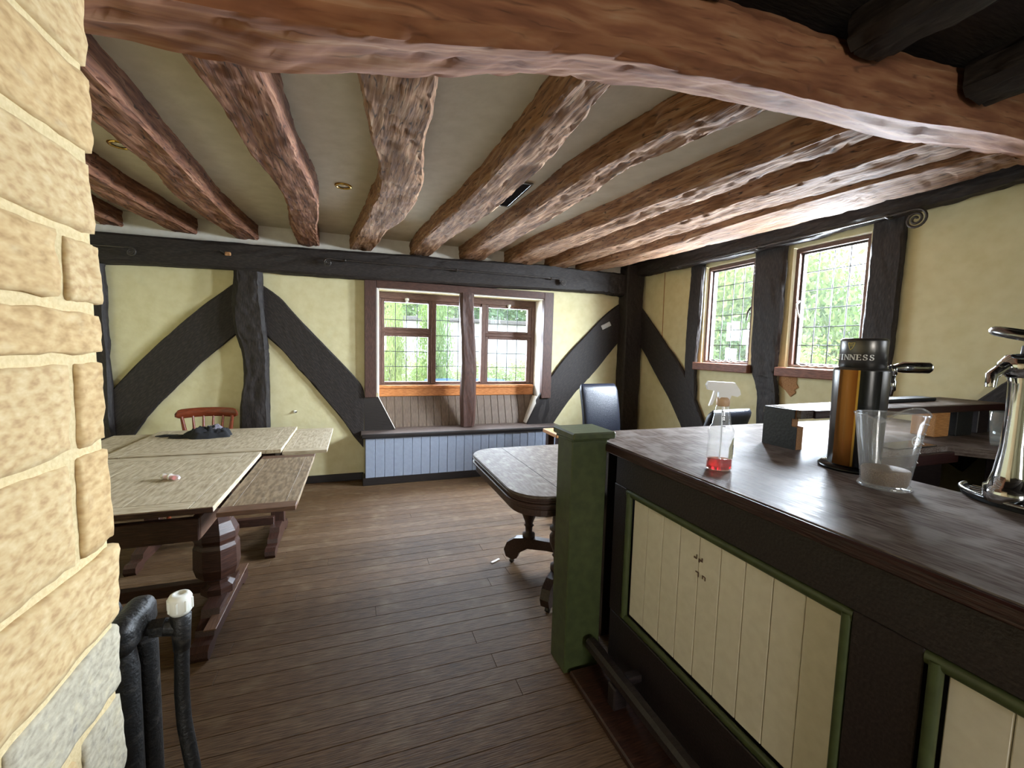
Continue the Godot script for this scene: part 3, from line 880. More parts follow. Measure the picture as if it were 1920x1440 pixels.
func side_window(called: String, zc: float, width: float, y0: float, y1: float, cols: int, rows: int, right_handle: bool) -> void:
	var w := Node3D.new()
	w.name = called
	w.set_meta("kind", "structure")
	w.position = Vector3(3.40, 0, zc)
	w.rotation.y = -PI / 2   # local z looks into the room, local x along +z
	add_child(w)
	var h := width * 0.5
	var mw: Material = M.window_wood
	bar_h(w, "head", mw, -h, h, y1 - 0.035, y1, 0.10)
	bar_h(w, "bottom_rail", mw, -h, h, y0, y0 + 0.02, 0.10)
	bar_v(w, "jamb", mw, -h, -h + 0.03, y0 + 0.02, y1 - 0.035, 0.10)
	bar_v(w, "jamb", mw, h - 0.03, h, y0 + 0.02, y1 - 0.035, 0.10)
	var ml: Material = M.iron
	bar_v(w, "casement_stile", ml, -h + 0.03, -h + 0.045, y0 + 0.02, y1 - 0.035, 0.03)
	bar_v(w, "casement_stile", ml, h - 0.045, h - 0.03, y0 + 0.02, y1 - 0.035, 0.03)
	bar_h(w, "casement_rail", ml, -h + 0.045, h - 0.045, y0 + 0.02, y0 + 0.035, 0.03)
	bar_h(w, "casement_rail", ml, -h + 0.045, h - 0.045, y1 - 0.05, y1 - 0.035, 0.03)
	leaded(w, -h + 0.045, h - 0.045, y0 + 0.035, y1 - 0.05, evenly(-h + 0.045, h - 0.045, cols), evenly(y0 + 0.035, y1 - 0.05, rows))
	var s := 1.0 if right_handle else -1.0
	part(w, "window_handle", tube([Vector3(0, 0.04, 0), Vector3(0, 0.015, 0.03), Vector3(-0.012 * s, -0.02, 0.04), Vector3(-0.02 * s, -0.06, 0.035), Vector3(-0.034 * s, -0.095, 0.03)], [0.008, 0.008, 0.008, 0.007, 0.005], 8), M.iron if right_handle else M.white_plastic, Vector3(s * (h - 0.036), y0 + 0.52 * (y1 - y0), 0.02))


# ------------------------------------------------------------------ stone wall at the left
func stone_wall() -> void:
	var w := structure("wall_stone", box(1.745, 2.45, 0.9, 0.0), M.mortar, Vector3(-1.3295, 1.225, -0.565))
	var courses := [0.0, 0.17, 0.35, 0.52, 0.695, 0.84, 1.003, 1.198, 1.362, 1.452, 1.578, 1.721, 1.87, 2.01, 2.16, 2.31, 2.455]
	var k := 0
	for i in courses.size() - 1:
		var y0: float = courses[i]
		var y1: float = courses[i + 1]
		var z := -1.03
		var first := true
		while z < -0.12:
			var len_: float = rng.randf_range(0.22, 0.40)
			if first:
				len_ = [0.33, 0.14, 0.30, 0.145, 0.31, 0.36, 0.115, 0.10, 0.34, 0.118, 0.42, 0.37, 0.40, 0.2, 0.33, 0.25][i]
				first = false
			var z1 := minf(z + len_, -0.112)
			if z1 - z < 0.06:
				break
			var gap := 0.016
			var mat: Material = M.stone_grey if y1 < 0.86 and z < -1.0 else (M.stone0 if k % 2 == 0 else M.stone1)
			var s := Vector3(0.12, y1 - y0 - gap, z1 - z - gap)
			var o := part(w, "stone", rock(s, 0.007, 0.006, k * 1.9, 12), mat, Vector3(-0.509 + rng.randf_range(-0.002, 0.003), (y0 + y1) * 0.5, (z + z1) * 0.5) - w.position)
			if z < -1.02:
				o.position.z -= rng.randf_range(0.0, 0.012)
			o.rotation.x = rng.randf_range(-0.012, 0.012)
			z = z1
			k += 1


# ------------------------------------------------------------------ window seat
func window_seat() -> void:
	var s := thing("window_bench", "built-in bench with white boarded front under the far window", "seat", Vector3(0, 0, -4.37))
	# front boards
	var x := 0.075
	while x < 2.2:
		var o := part(s, "front_board", box(0.088, 0.40, 0.014, 0.003), M.seat_white, Vector3(x + 0.045, 0.276, 0.0))
		o.position.z += rng.randf_range(-0.001, 0.001)
		x += 0.0905
	part(s, "backing", box(2.12, 0.40, 0.15, 0.002), M.seat_white, Vector3(1.135, 0.278, -0.087))
	part(s, "plinth", box(2.16, 0.078, 0.17, 0.004), M.skirting, Vector3(1.13, 0.039, -0.075))
	part(s, "seat_nosing", box(2.19, 0.042, 0.04, 0.014), M.skirting, Vector3(1.13, 0.495, 0.012))
	part(s, "seat_board", box(2.19, 0.03, 0.25, 0.004), M.seat_top, Vector3(1.13, 0.5, -0.12))
	part(s, "seat_board", box(1.83, 0.03, 0.22, 0.004), M.seat_top, Vector3(1.128, 0.5, -0.355))
	# slanted back boards below the sill
	x = 0.215
	while x < 2.03:
		part(s, "back_board", box(0.082, 0.36, 0.012, 0.003), M.seat_boards, Vector3(x + 0.042, 0.677, -0.385), Basis(Vector3(1, 0, 0), -0.33))
		x += 0.0845
	# slanted cheeks at each side
	var cheek := PackedVector2Array([Vector2(0, 0), Vector2(0.305, 0), Vector2(0.135, 0.345), Vector2(0, 0.345)])
	part(s, "cheek_board", extrude(cheek, 0.03, 0.0), M.skirting, Vector3(0.07, 0.515, -0.21))
	var cheek_r := PackedVector2Array([Vector2(0, 0), Vector2(0.28, 0), Vector2(0.28, 0.31), Vector2(0.155, 0.31)])
	part(s, "cheek_board", extrude(cheek_r, 0.03, 0.0), M.skirting, Vector3(1.865, 0.515, -0.21))
	part(s, "cheek_edge", box(0.385, 0.02, 0.20, 0.003), M.plaster_white, Vector3(0.283, 0.69, -0.325), Basis(Vector3(0, 0, 1), PI - atan2(0.345, 0.17)))
	part(s, "cheek_edge", box(0.345, 0.02, 0.20, 0.003), M.plaster_white, Vector3(1.952, 0.672, -0.325), Basis(Vector3(0, 0, 1), atan2(0.31, 0.155)))


# ------------------------------------------------------------------ bar
func slab(outline: Array, y0: float, y1: float, bevel: float) -> ArrayMesh:
	# outline in (x, z); lies flat between y0 and y1
	var p := PackedVector2Array()
	for q in outline:
		p.append(Vector2(q[0], q[1]))
	var m := extrude(p, y1 - y0, bevel)
	var st := SurfaceTool.new()
	st.append_from(m, 0, Transform3D(Basis(Vector3(1, 0, 0), Vector3(0, 0, 1), Vector3(0, -1, 0)), Vector3(0, (y0 + y1) * 0.5, 0)))
	return st.commit()


func bar() -> void:
	# end post
	var p := thing("bar_post", "dark green square newel post with flat cap at the end of the bar", "post", Vector3(0.918, 0, -1.607))
	part(p, "shaft", box(0.168, 1.03, 0.135, 0.004), M.green, Vector3(0, 0.515, 0))
	part(p, "neck_moulding", box(0.182, 0.012, 0.15, 0.004), M.green, Vector3(0, 1.026, 0))
	part(p, "cap", box(0.2, 0.03, 0.195, 0.006), M.green, Vector3(0, 1.047, 0.008))

	# bar front
	var f := thing("bar_counter", "dark bar front with cream boarded panels framed in green", "bar", Vector3(1.06, 0, 0))
	part(f, "carcass", box(0.03, 0.975, 2.70, 0.002), M.bar_dark, Vector3(0.045, 0.4875, -0.21))
	part(f, "fascia", box(0.03, 0.142, 2.66, 0.003), M.bar_dark, Vector3(0.0, 0.903, -0.20))
	part(f, "base_rail", box(0.03, 0.268, 2.66, 0.003), M.bar_dark, Vector3(0.0, 0.134, -0.20))
	for z in [[-1.535, -1.452], [-0.592, -0.462], [0.40, 1.12]]:
		part(f, "stile", box(0.03, 0.564, z[1] - z[0], 0.002), M.bar_dark, Vector3(0.0, 0.55, (z[0] + z[1]) * 0.5))
	for z0 in [-1.422, -0.432]:
		var z1: float = z0 + 0.80
		for k in 9:
			part(f, "panel_board", box(0.012, 0.5, 0.0875, 0.0022), M.cream, Vector3(0.012, 0.55, z0 + (k + 0.5) * 0.0889))
		for y in [0.284, 0.816]:
			part(f, "panel_moulding", tube_rect(0.86, 0.028), M.green, Vector3(-0.008, y, (z0 + z1) * 0.5), Basis(Vector3.UP, PI / 2))
		for z in [z0 - 0.015, z1 + 0.015]:
			part(f, "panel_moulding", tube_rect(0.535, 0.028), M.green, Vector3(-0.008, 0.55, z), Basis(Vector3(0, 0, 1), PI / 2))
	# small scratched marks on the fourth board
	var cut := part(f, "scratched_marks", scratches(), M.scratch, Vector3(0.0048, 0.715, -1.08))
	cut.set_meta("kind", "stuff")

	var st := thing("bar_step", "low dark wooden step along the foot of the bar", "step", Vector3(0.955, 0, -0.2))
	part(st, "tread", box(0.19, 0.03, 2.64, 0.006), M.table_dark, Vector3(-0.011, 0.015, 0))
	var r := thing("foot_rail", "dark wooden foot rail running along the bar front", "rail", Vector3(0.94, 0.03, 0))
	part(r, "rail", box(2.55, 0.05, 0.05, 0.012), M.bar_dark, Vector3(0.0, 0.115, -0.24), Basis(Vector3.UP, PI / 2))
	for z in [-1.3, -0.55, 0.3]:
		part(r, "bracket", box(0.06, 0.09, 0.05, 0.006), M.bar_dark, Vector3(0.0, 0.045, z))
		part(r, "bracket_arm", box(0.072, 0.03, 0.04, 0.004), M.bar_dark, Vector3(0.062, 0.1, z))

	# worktop, U-shaped
	var w := part(self, "bar_worktop", slab([[1.005, 1.1], [1.005, -1.54], [1.02, -1.76], [3.26, -1.76], [3.26, 1.1], [2.62, 1.1], [2.60, -0.98], [2.50, -1.105], [1.93, -1.105], [1.67, -0.86], [1.655, 1.1]], 0.972, 1.01, 0.006), M.bar_top)
	part(w, "front_nosing", box(2.64, 0.036, 0.016, 0.005), M.bar_edge, Vector3(0.999, 0.989, -0.22), Basis(Vector3.UP, PI / 2))
	tag(w, "worn glossy dark bar worktop wrapping round to the back bar", "worktop")
	# carcass behind and along the other legs
	var b := thing("bar_carcass", "unlit dark shelving below the bar worktop", "cabinet", Vector3.ZERO)
	part(b, "far_side", box(2.1, 0.968, 0.03, 0.002), M.bar_dark, Vector3(2.17, 0.484, -1.72))
	part(b, "inner_side", box(1.3, 0.968, 0.03, 0.002), M.bar_dark, Vector3(2.0, 0.484, -1.2))
	part(b, "back_bar_side", box(0.03, 0.968, 1.9, 0.002), M.bar_dark, Vector3(2.70, 0.484, -0.1))
	part(b, "shelf", box(0.5, 0.03, 2.3, 0.002), M.bar_dark, Vector3(1.36, 0.45, -0.1))
	part(b, "lip_board", box(0.66, 0.05, 0.018, 0.003), M.bar_edge, Vector3(2.22, 0.962, -1.095))

	# raised shelf standing on the far leg of the worktop
	var s := thing("raised_shelf", "narrow raised plank shelf on blocks along the far side of the bar", "shelf", Vector3(0, 1.01, 0))
	var plank := part(s, "plank", slab([[1.70, -1.215], [1.70, -1.385], [3.25, -1.50], [3.25, -1.225]], 0.13, 0.165, 0.004), M.bar_top)
	plank.set_meta("label", "dusty dark plank with reddish front edge")
	part(s, "front_edge", box(1.45, 0.034, 0.012, 0.002), M.bar_edge, Vector3(2.5, 0.147, -1.214))
	# notched end block
	var notch := PackedVector2Array([Vector2(0, 0), Vector2(0.15, 0), Vector2(0.15, 0.095), Vector2(0.126, 0.095), Vector2(0.126, 0.128), Vector2(0.14, 0.128), Vector2(0.14, 0.165), Vector2(0, 0.165)])
	var eb := part(s, "end_block", extrude(notch, 0.035, 0.0), M.raw_wood, Vector3(1.715, 0.0, -1.374), Basis(Vector3.UP, -PI / 2))
	eb.set_meta("label", "raw orange sawn edge of the notched block")
	part(s, "end_facing", extrude(notch, 0.006, 0.0), M.black_board, Vector3(1.694, 0.0, -1.375), Basis(Vector3.UP, -PI / 2))
	part(s, "support_block", box(0.12, 0.13, 0.1, 0.003), M.raw_wood, Vector3(2.76, 0.065, -1.30))
	part(s, "support_block", box(0.14, 0.13, 0.12, 0.003), M.black_board, Vector3(2.93, 0.065, -1.30))
	part(s, "support_block", box(0.10, 0.13, 0.12, 0.003), M.bar_dark, Vector3(3.15, 0.065, -1.32))
	tag(part(self, "bar_mat", box(0.72, 0.018, 0.085, 0.004), M.rubber, Vector3(2.55, 1.1845, -1.375), Basis(Vector3.UP, 0.06)), "long black rubber bar mat on the raised shelf", "mat")
	tag(part(self, "metal_strip", box(0.30, 0.006, 0.10, 0.002), M.steel, Vector3(2.28, 1.0135, -1.16)), "flat metal tray strip on the worktop behind the pitcher", "strip")


func tube_rect(length: float, w: float) -> ArrayMesh:
	# a rounded moulding of half-round section along local x
	var st := surf(0)
	var n := 8
	for k in n:
		var a := PI * k / n
		var c := PI * (k + 1) / n
		var p := Vector3(0, cos(a) * w * 0.5, sin(a) * w * 0.5)
		var q := Vector3(0, cos(c) * w * 0.5, sin(c) * w * 0.5)
		var h := Vector3(length * 0.5, 0, 0)
		quad(st, p - h, q - h, q + h, p + h, p + q)
		quad(st, p * Vector3(1, 1, -0.6) - h, q * Vector3(1, 1, -0.6) - h, q * Vector3(1, 1, -0.6) + h, p * Vector3(1, 1, -0.6) + h, p * Vector3(1, 1, -1) + q * Vector3(1, 1, -1))
	return done(st)


func scratches() -> ArrayMesh:
	var st := surf(-1)
	for s in [[0, 0, 0.012, 0.006], [0.006, 0.006, 0.004, 0.014], [0.018, -0.002, 0.005, 0.012], [0.026, 0.0, 0.012, 0.005], [0.03, 0.006, 0.004, 0.01], [0.012, -0.045, 0.014, 0.004], [0.018, -0.052, 0.003, 0.014], [0.036, -0.05, 0.003, 0.012], [0.041, -0.046, 0.009, 0.003], [0.047, -0.052, 0.003, 0.012]]:
		add_box(st, Vector3(0, s[1], s[0]), Vector3(0.0016, s[3], s[2]), 0.0)
	return done(st)


# ------------------------------------------------------------------ furniture
func planked_top(t: Node3D, x0: float, x1: float, z0: float, z1: float, y: float, thick: float, tone: int) -> void:
	# boards along z with a frame of narrower boards all round, like a draw-leaf table
	var e := 0.085
	var n := maxi(2, int(round((x1 - x0 - 2 * e) / 0.22)))
	var w := (x1 - x0 - 2 * e) / n
	for k in n:
		part(t, "top_board", box(z1 - z0 - 2 * e - 0.002, thick, w - 0.0015, 0.0006), M["table%d" % ((tone + k) % 3)], Vector3(x0 + e + (k + 0.5) * w, y, (z0 + z1) * 0.5), Basis(Vector3.UP, PI / 2))
	for x in [x0 + e * 0.5, x1 - e * 0.5]:
		part(t, "frame_board", box(z1 - z0, thick, e - 0.0015, 0.0015), M["table%d" % ((tone + 1) % 3)], Vector3(x, y, (z0 + z1) * 0.5), Basis(Vector3.UP, PI / 2))
	for z in [z0 + e * 0.5, z1 - e * 0.5]:
		part(t, "frame_board", box(x1 - x0 - 2 * e - 0.002, thick, e - 0.0015, 0.0012), M["table%d" % ((tone + 2) % 3)], Vector3((x0 + x1) * 0.5, y, z))


func sled_outline(half: float, h: float) -> PackedVector2Array:
	# stepped, scrolled trestle foot seen from the side
	var p := PackedVector2Array()
	var right := [Vector2(half, 0.0), Vector2(half + 0.012, 0.02), Vector2(half + 0.008, 0.045), Vector2(half - 0.02, 0.06), Vector2(half - 0.06, 0.055), Vector2(half - 0.085, 0.06), Vector2(half - 0.095, 0.085), Vector2(half - 0.14, 0.095), Vector2(half - 0.165, 0.1), Vector2(half - 0.18, h)]
	for q in right:
		p.append(q)
	for i in range(right.size() - 1, -1, -1):
		p.append(Vector2(-right[i].x, right[i].y))
	p.append(Vector2(-half + 0.08, 0.0))
	p.append(Vector2(-half + 0.11, 0.02))
	p.append(Vector2(half - 0.11, 0.02))
	p.append(Vector2(half - 0.08, 0.0))
	return p


func furniture() -> void:
	# near draw-leaf table
	var t := thing("draw_leaf_table", "large dusty oak draw-leaf table with bulbous dark leg, nearest the stone", "table", Vector3(-1.0, 0, -2.46))
	planked_top(t, -0.45, 0.45, -0.47, 0.47, 0.716, 0.024, 0)
	for sx in [-1.0, 1.0]:
		var l := Node3D.new()
		l.name = "leaf"
		t.add_child(l, true)
		l.position = Vector3(sx * 0.605, 0, 0.01)
		part(l, "leaf_board", box(0.80, 0.02, 0.20, 0.001), M.leaf_wood, Vector3(0, 0.692, 0), Basis(Vector3.UP, PI / 2))
		for s2 in [-1.0, 1.0]:
			part(l, "leaf_border", box(0.29, 0.02, 0.07, 0.001), M.table_worn, Vector3(0, 0.692, s2 * 0.432))
			part(l, "leaf_edge", box(0.80, 0.02, 0.045, 0.001), M.leaf_wood, Vector3(s2 * 0.123, 0.692, 0), Basis(Vector3.UP, PI / 2))
	part(t, "edge_strip", box(0.90, 0.022, 0.008, 0.002), M.table_dark, Vector3(0, 0.715, 0.473))
	# under-frame
	for sz in [-1.0, 1.0]:
		part(t, "apron", box(0.72, 0.10, 0.035, 0.004), M.table_dark, Vector3(0, 0.59, sz * 0.33))
		part(t, "leaf_bearer", box(1.3, 0.035, 0.03, 0.003), M.table_dark, Vector3(0, 0.662, sz * 0.24))
	for sx in [-1.0, 1.0]:
		part(t, "apron_end", box(0.66, 0.10, 0.035, 0.004), M.table_worn, Vector3(sx * 0.345, 0.59, 0), Basis(Vector3.UP, PI / 2))
		part(t, "bulb_leg", lathe([Vector2(0, 0.13), Vector2(0.075, 0.13), Vector2(0.075, 0.165), Vector2(0.05, 0.18), Vector2(0.05, 0.2), Vector2(0.09, 0.225), Vector2(0.102, 0.27), Vector2(0.10, 0.375), Vector2(0.092, 0.395), Vector2(0.092, 0.402), Vector2(0.10, 0.42), Vector2(0.098, 0.45), Vector2(0.075, 0.50), Vector2(0.05, 0.525), Vector2(0.05, 0.54), Vector2(0.07, 0.55), Vector2(0.07, 0.64), Vector2(0, 0.64)], 8, true), M.table_dark, Vector3(sx * 0.33, 0, 0), Basis(Vector3.UP, PI / 8))
		part(t, "sled_foot", extrude(sled_outline(0.36, 0.135), 0.075, 0.0), M.table_dark, Vector3(sx * 0.345, 0, 0), Basis(Vector3.UP, PI / 2))
		part(t, "foot_cap", box(0.62, 0.008, 0.05, 0.002), M.table_worn, Vector3(sx * 0.375, 0.105, 0.0), Basis(Vector3.UP, PI / 2))
	part(t, "stretcher", box(0.66, 0.055, 0.05, 0.004), M.table_dark, Vector3(0, 0.165, 0))

	# farther draw-leaf table with trestle feet
	var u := thing("draw_leaf_table", "dusty oak draw-leaf table with stepped trestle feet behind the nearer table", "table", Vector3(-0.90, 0, -3.36))
	planked_top(u, -0.45, 0.45, -0.40, 0.39, 0.716, 0.024, 1)
	for sx in [-1.0, 1.0]:
		var l := Node3D.new()
		l.name = "leaf"
		u.add_child(l, true)
		l.position = Vector3(sx * 0.585, 0, 0)
		part(l, "leaf_board", box(0.62, 0.02, 0.17, 0.001), M.table0, Vector3(0, 0.7, 0), Basis(Vector3.UP, PI / 2))
		for s2 in [-1.0, 1.0]:
			part(l, "leaf_border", box(0.26, 0.02, 0.075, 0.001), M.table2, Vector3(0, 0.7, s2 * 0.348))
			part(l, "leaf_edge", box(0.62, 0.02, 0.045, 0.001), M.table1, Vector3(s2 * 0.108, 0.7, 0), Basis(Vector3.UP, PI / 2))
		part(u, "trestle_post", box(0.5, 0.085, 0.06, 0.004), M.table_dark, Vector3(sx * 0.365, 0.37, 0), Basis(Vector3(0, 0, 1), PI / 2))
		part(u, "trestle_head", box(0.6, 0.05, 0.06, 0.004), M.table_dark, Vector3(sx * 0.365, 0.64, 0), Basis(Vector3.UP, PI / 2))
		part(u, "sled_foot", extrude(sled_outline(0.27, 0.13), 0.06, 0.0), M.table_dark, Vector3(sx * 0.365, 0, 0.06), Basis(Vector3.UP, PI / 2))
	for sz in [-1.0, 1.0]:
		part(u, "apron", box(0.8, 0.07, 0.03, 0.004), M.table_dark, Vector3(0, 0.665, sz * 0.27))
	part(u, "stretcher", box(0.70, 0.055, 0.045, 0.004), M.table_dark, Vector3(0, 0.15, 0.06))

	# moulded table at the right
	var v := thing("moulded_table", "old dark table with rounded corners, grooved edge and turned legs beside the green post", "table", Vector3(1.29, 0, -2.24))
	var top := rounded(0.60, 0.495, 0.18)
	part(v, "table_top", slab(top, 0.700, 0.716, 0.005), M.round_top)
	var rim := thing_part(v, "edge_moulding")
	for q in [[0.0, 0.69, 0.702], [-0.008, 0.676, 0.69], [0.0, 0.660, 0.676], [-0.012, 0.646, 0.660], [-0.02, 0.61, 0.646]]:
		part(rim, "moulding_band", slab(rounded(0.60 + q[0], 0.495 + q[0], 0.18 + q[0]), q[1], q[2], 0.004), M.table_edge)
	for x in [-0.36, 0.16]:
		part(v, "joint_line", box(0.003, 0.0012, 0.97, 0.0), M.subfloor, Vector3(x, 0.7163, 0))
	for sx in [-1.0, 1.0]:
		for sz in [-1.0, 1.0]:
			var at := Vector3(sx * 0.255, 0, -sz * 0.21)
			part(v, "turned_leg", lathe([Vector2(0, 0.19), Vector2(0.04, 0.19), Vector2(0.04, 0.215), Vector2(0.022, 0.225), Vector2(0.024, 0.26), Vector2(0.032, 0.27), Vector2(0.024, 0.28), Vector2(0.03, 0.30), Vector2(0.048, 0.345), Vector2(0.05, 0.38), Vector2(0.034, 0.405), Vector2(0.05, 0.418), Vector2(0.05, 0.428), Vector2(0.032, 0.44), Vector2(0.038, 0.52), Vector2(0.042, 0.58), Vector2(0.034, 0.61), Vector2(0, 0.61)], 20), M.table_edge, at)
			var foot := PackedVector2Array([Vector2(0.0, 0.12), Vector2(0.0, 0.19), Vector2(0.34, 0.19), Vector2(0.42, 0.175), Vector2(0.47, 0.14), Vector2(0.49, 0.09), Vector2(0.475, 0.045), Vector2(0.43, 0.03), Vector2(0.40, 0.045), Vector2(0.385, 0.085), Vector2(0.33, 0.12), Vector2(0.2, 0.13)])
			var dir := Vector3(at.x, 0, at.z).normalized()
			var f := part(v, "splayed_foot", extrude(foot, 0.05, 0.003), M.table_edge, Vector3.ZERO, Basis(dir, Vector3.UP, dir.cross(Vector3.UP)))
			part(f, "caster", lathe([Vector2(0, -0.012), Vector2(0.014, -0.012), Vector2(0.016, 0.0), Vector2(0.014, 0.012), Vector2(0, 0.012)], 12), M.iron, Vector3(0.44, 0.016, 0), Basis(Vector3(1, 0, 0), PI / 2))
	part(v, "hub", lathe([Vector2(0, 0.10), Vector2(0.03, 0.11), Vector2(0.06, 0.12), Vector2(0.09, 0.125), Vector2(0.09, 0.195), Vector2(0.06, 0.19), Vector2(0.045, 0.25), Vector2(0.03, 0.27), Vector2(0.0, 0.3)], 16), M.table_edge)

	# plain table in the corner, only its edge shows past the green post
	var c := thing("corner_table", "small plain orange-brown table showing just left of the green post", "table", Vector3(1.66, 0, -3.07))
	part(c, "table_top", box(0.42, 0.03, 0.26, 0.004), M.raw_wood, Vector3(0, 0.725, 0))
	for sx in [-1.0, 1.0]:
		for sz in [-1.0, 1.0]:
			part(c, "leg", box(0.71, 0.055, 0.055, 0.004), M.table_dark, Vector3(sx * 0.16, 0.355, sz * 0.09), Basis(Vector3(0, 0, 1), PI / 2))

	leather_chair("dark blue-black high-backed leather chair in the far corner facing the bar", Vector3(2.36, 0, -3.50), 0.06, 1.055)
	leather_chair("black leather chair with rolled top right behind the spray bottle", Vector3(2.66, 0, -2.78), PI + 0.08, 0.975)
	leather_chair("black leather chair beside the broad window post, under the dark jacket", Vector3(3.03, 0, -2.17), PI - 0.15, 0.90)
	wooden_chair()


func rounded(hx: float, hz: float, r: float) -> Array:
	var o := []
	for q in [[1, 1, 0.0], [-1, 1, 0.5], [-1, -1, 1.0], [1, -1, 1.5]]:
		for k in 9:
			var a: float = PI * (q[2] + 0.5 * k / 8.0)
			o.append([q[0] * (hx - r) + cos(a) * r, q[1] * (hz - r) + sin(a) * r])
	return o


func thing_part(parent: Node3D, called: String) -> Node3D:
	var o := Node3D.new()
	o.name = called
	parent.add_child(o, true)
	return o


func leather_chair(label: String, at: Vector3, turn: float, top: float) -> void:
	# faces +z
	var c := thing("leather_chair", label, "chair", at, turn, "black leather dining chairs")
	part(c, "seat", cushion(Vector3(0.44, 0.09, 0.42), 0.03, 0.006), M.leather, Vector3(0, 0.445, 0.02))
	# back: slab leaning and slightly curved
	var st := surf(0)
	var rows := 18
	var n := 20
	var prev := []
	var prev_c := Vector3.ZERO
	for i in rows + 1:
		var t := float(i) / rows
		var y := lerpf(0.42, top, t)
		var z := -0.2 - 0.10 * t * t - 0.015 * t
		var th := 0.034 * (1.0 if t < 0.9 else sqrt(maxf(0.02, 1.0 - pow((t - 0.9) / 0.1, 2.0))))
		var w := 0.222 - 0.008 * (1.0 - t) - (0.02 * maxf(0.0, t - 0.92) / 0.08)
		var ring := []
		for k in n:
			var a := TAU * k / n
			var p := Vector2(signf(cos(a)) * pow(absf(cos(a)), 0.25) * w, signf(sin(a)) * pow(absf(sin(a)), 0.4) * th)
			ring.append(Vector3(p.x, y, z + p.y - 0.012 * (p.x * p.x) / 0.05))
		var cen := Vector3(0, y, z)
		if i > 0:
			for k in n:
				quad(st, prev[k], prev[(k + 1) % n], ring[(k + 1) % n], ring[k], prev[k] + ring[(k + 1) % n] - prev_c - cen)
		prev = ring
		prev_c = cen
	for k in n:
		tri(st, prev_c, prev[k], prev[(k + 1) % n], Vector3.UP)
	part(c, "backrest", done(st), M.leather)
	for sx in [-1.0, 1.0]:
		part(c, "leg", box(0.40, 0.04, 0.04, 0.004), M.table_dark, Vector3(sx * 0.18, 0.2, 0.18), Basis(Vector3(0, 0, 1), PI / 2))
		part(c, "leg", box(0.42, 0.04, 0.04, 0.004), M.table_dark, Vector3(sx * 0.18, 0.21, -0.19), Basis(Vector3(0, 0, 1), PI / 2))


func cushion(s: Vector3, r: float, bump: float) -> ArrayMesh:
	return rock(s, r, bump, 5.0, 8)


func wooden_chair() -> void:
	var c := thing("wooden_chair", "red-brown spindle-back wooden chair behind the dusty tables", "chair", Vector3(-1.20, 0, -4.12), 0.05)
	part(c, "seat", rock(Vector3(0.42, 0.035, 0.40), 0.015, 0.002, 2.0, 8), M.chair_wood, Vector3(0, 0.44, 0.02))
	# curved crest rail
	var st := surf(0)
	var n := 24
	var prev := []
	var prev_c := Vector3.ZERO
	for i in n + 1:
		var t := 2.0 * i / n - 1.0
		var x := t * 0.225
		var z := -0.225 + 0.05 * t * t
		var hi := 0.815 - 0.012 * t * t - (0.03 * maxf(0.0, absf(t) - 0.9) / 0.1)
		var lo := 0.745 - 0.012 * t * t + (0.02 * maxf(0.0, absf(t) - 0.88) / 0.12)
		var ring := [Vector3(x, lo, z - 0.011), Vector3(x, (lo + hi) * 0.5, z - 0.016), Vector3(x, hi, z - 0.010), Vector3(x, hi + 0.006, z), Vector3(x, hi, z + 0.011), Vector3(x, (lo + hi) * 0.5, z + 0.008), Vector3(x, lo, z + 0.011), Vector3(x, lo - 0.004, z)]
		var cen := Vector3(x, (lo + hi) * 0.5, z)
		if i > 0:
			for k in 8:
				quad(st, prev[k], prev[(k + 1) % 8], ring[(k + 1) % 8], ring[k], prev[k] + ring[(k + 1) % 8] - prev_c - cen)
		for k in 8:
			if i == 0 or i == n:
				tri(st, cen, ring[k], ring[(k + 1) % 8], Vector3(t, 0, 0))
		prev = ring
		prev_c = cen
	part(c, "crest_rail", done(st), M.chair_wood)
	for i in 6:
		var t := -0.85 + 1.7 * i / 5.0
		var r := 0.011 if i % 5 else 0.016
		part(c, "spindle", tube([Vector3(t * 0.18, 0.45, -0.16), Vector3(t * 0.19, 0.6, -0.19), Vector3(t * 0.215, 0.75, -0.222 + 0.05 * t * t)], [r * 0.8, r * 1.1, r * 0.8], 8), M.chair_wood)
	for sx in [-1.0, 1.0]:
		for sz in [-1.0, 1.0]:
			part(c, "leg", tube([Vector3(sx * 0.15, 0.43, sz * 0.14), Vector3(sx * 0.17, 0.25, sz * 0.16), Vector3(sx * 0.19, 0.0, sz * 0.19)], [0.018, 0.021, 0.014], 10), M.chair_wood)
	part(c, "stretcher", tube([Vector3(-0.17, 0.2, 0), Vector3(0, 0.2, 0), Vector3(0.17, 0.2, 0)], [0.01, 0.014, 0.01], 8), M.chair_wood)


# ------------------------------------------------------------------ things on the bar
func bar_things() -> void:
	spray_bottle(Vector3(1.145, 1.0101, -1.085))
	beer_tower(Vector3(1.635, 1.0101, -0.97))
	pitcher(Vector3(1.50, 1.0101, -0.80))
	chrome_tap(Vector3(1.74, 1.0101, -0.52))
	var g := thing("tumbler", "clear glass tumbler standing on the back bar at the right edge", "glass", Vector3(2.78, 1.0101, -1.03))
	part(g, "glass_body", lathe([Vector2(0, 0.0), Vector2(0.048, 0.0), Vector2(0.052, 0.02), Vector2(0.062, 0.155), Vector2(0.0595, 0.155), Vector2(0.049, 0.022), Vector2(0, 0.016)], 20), M.tumbler_glass)


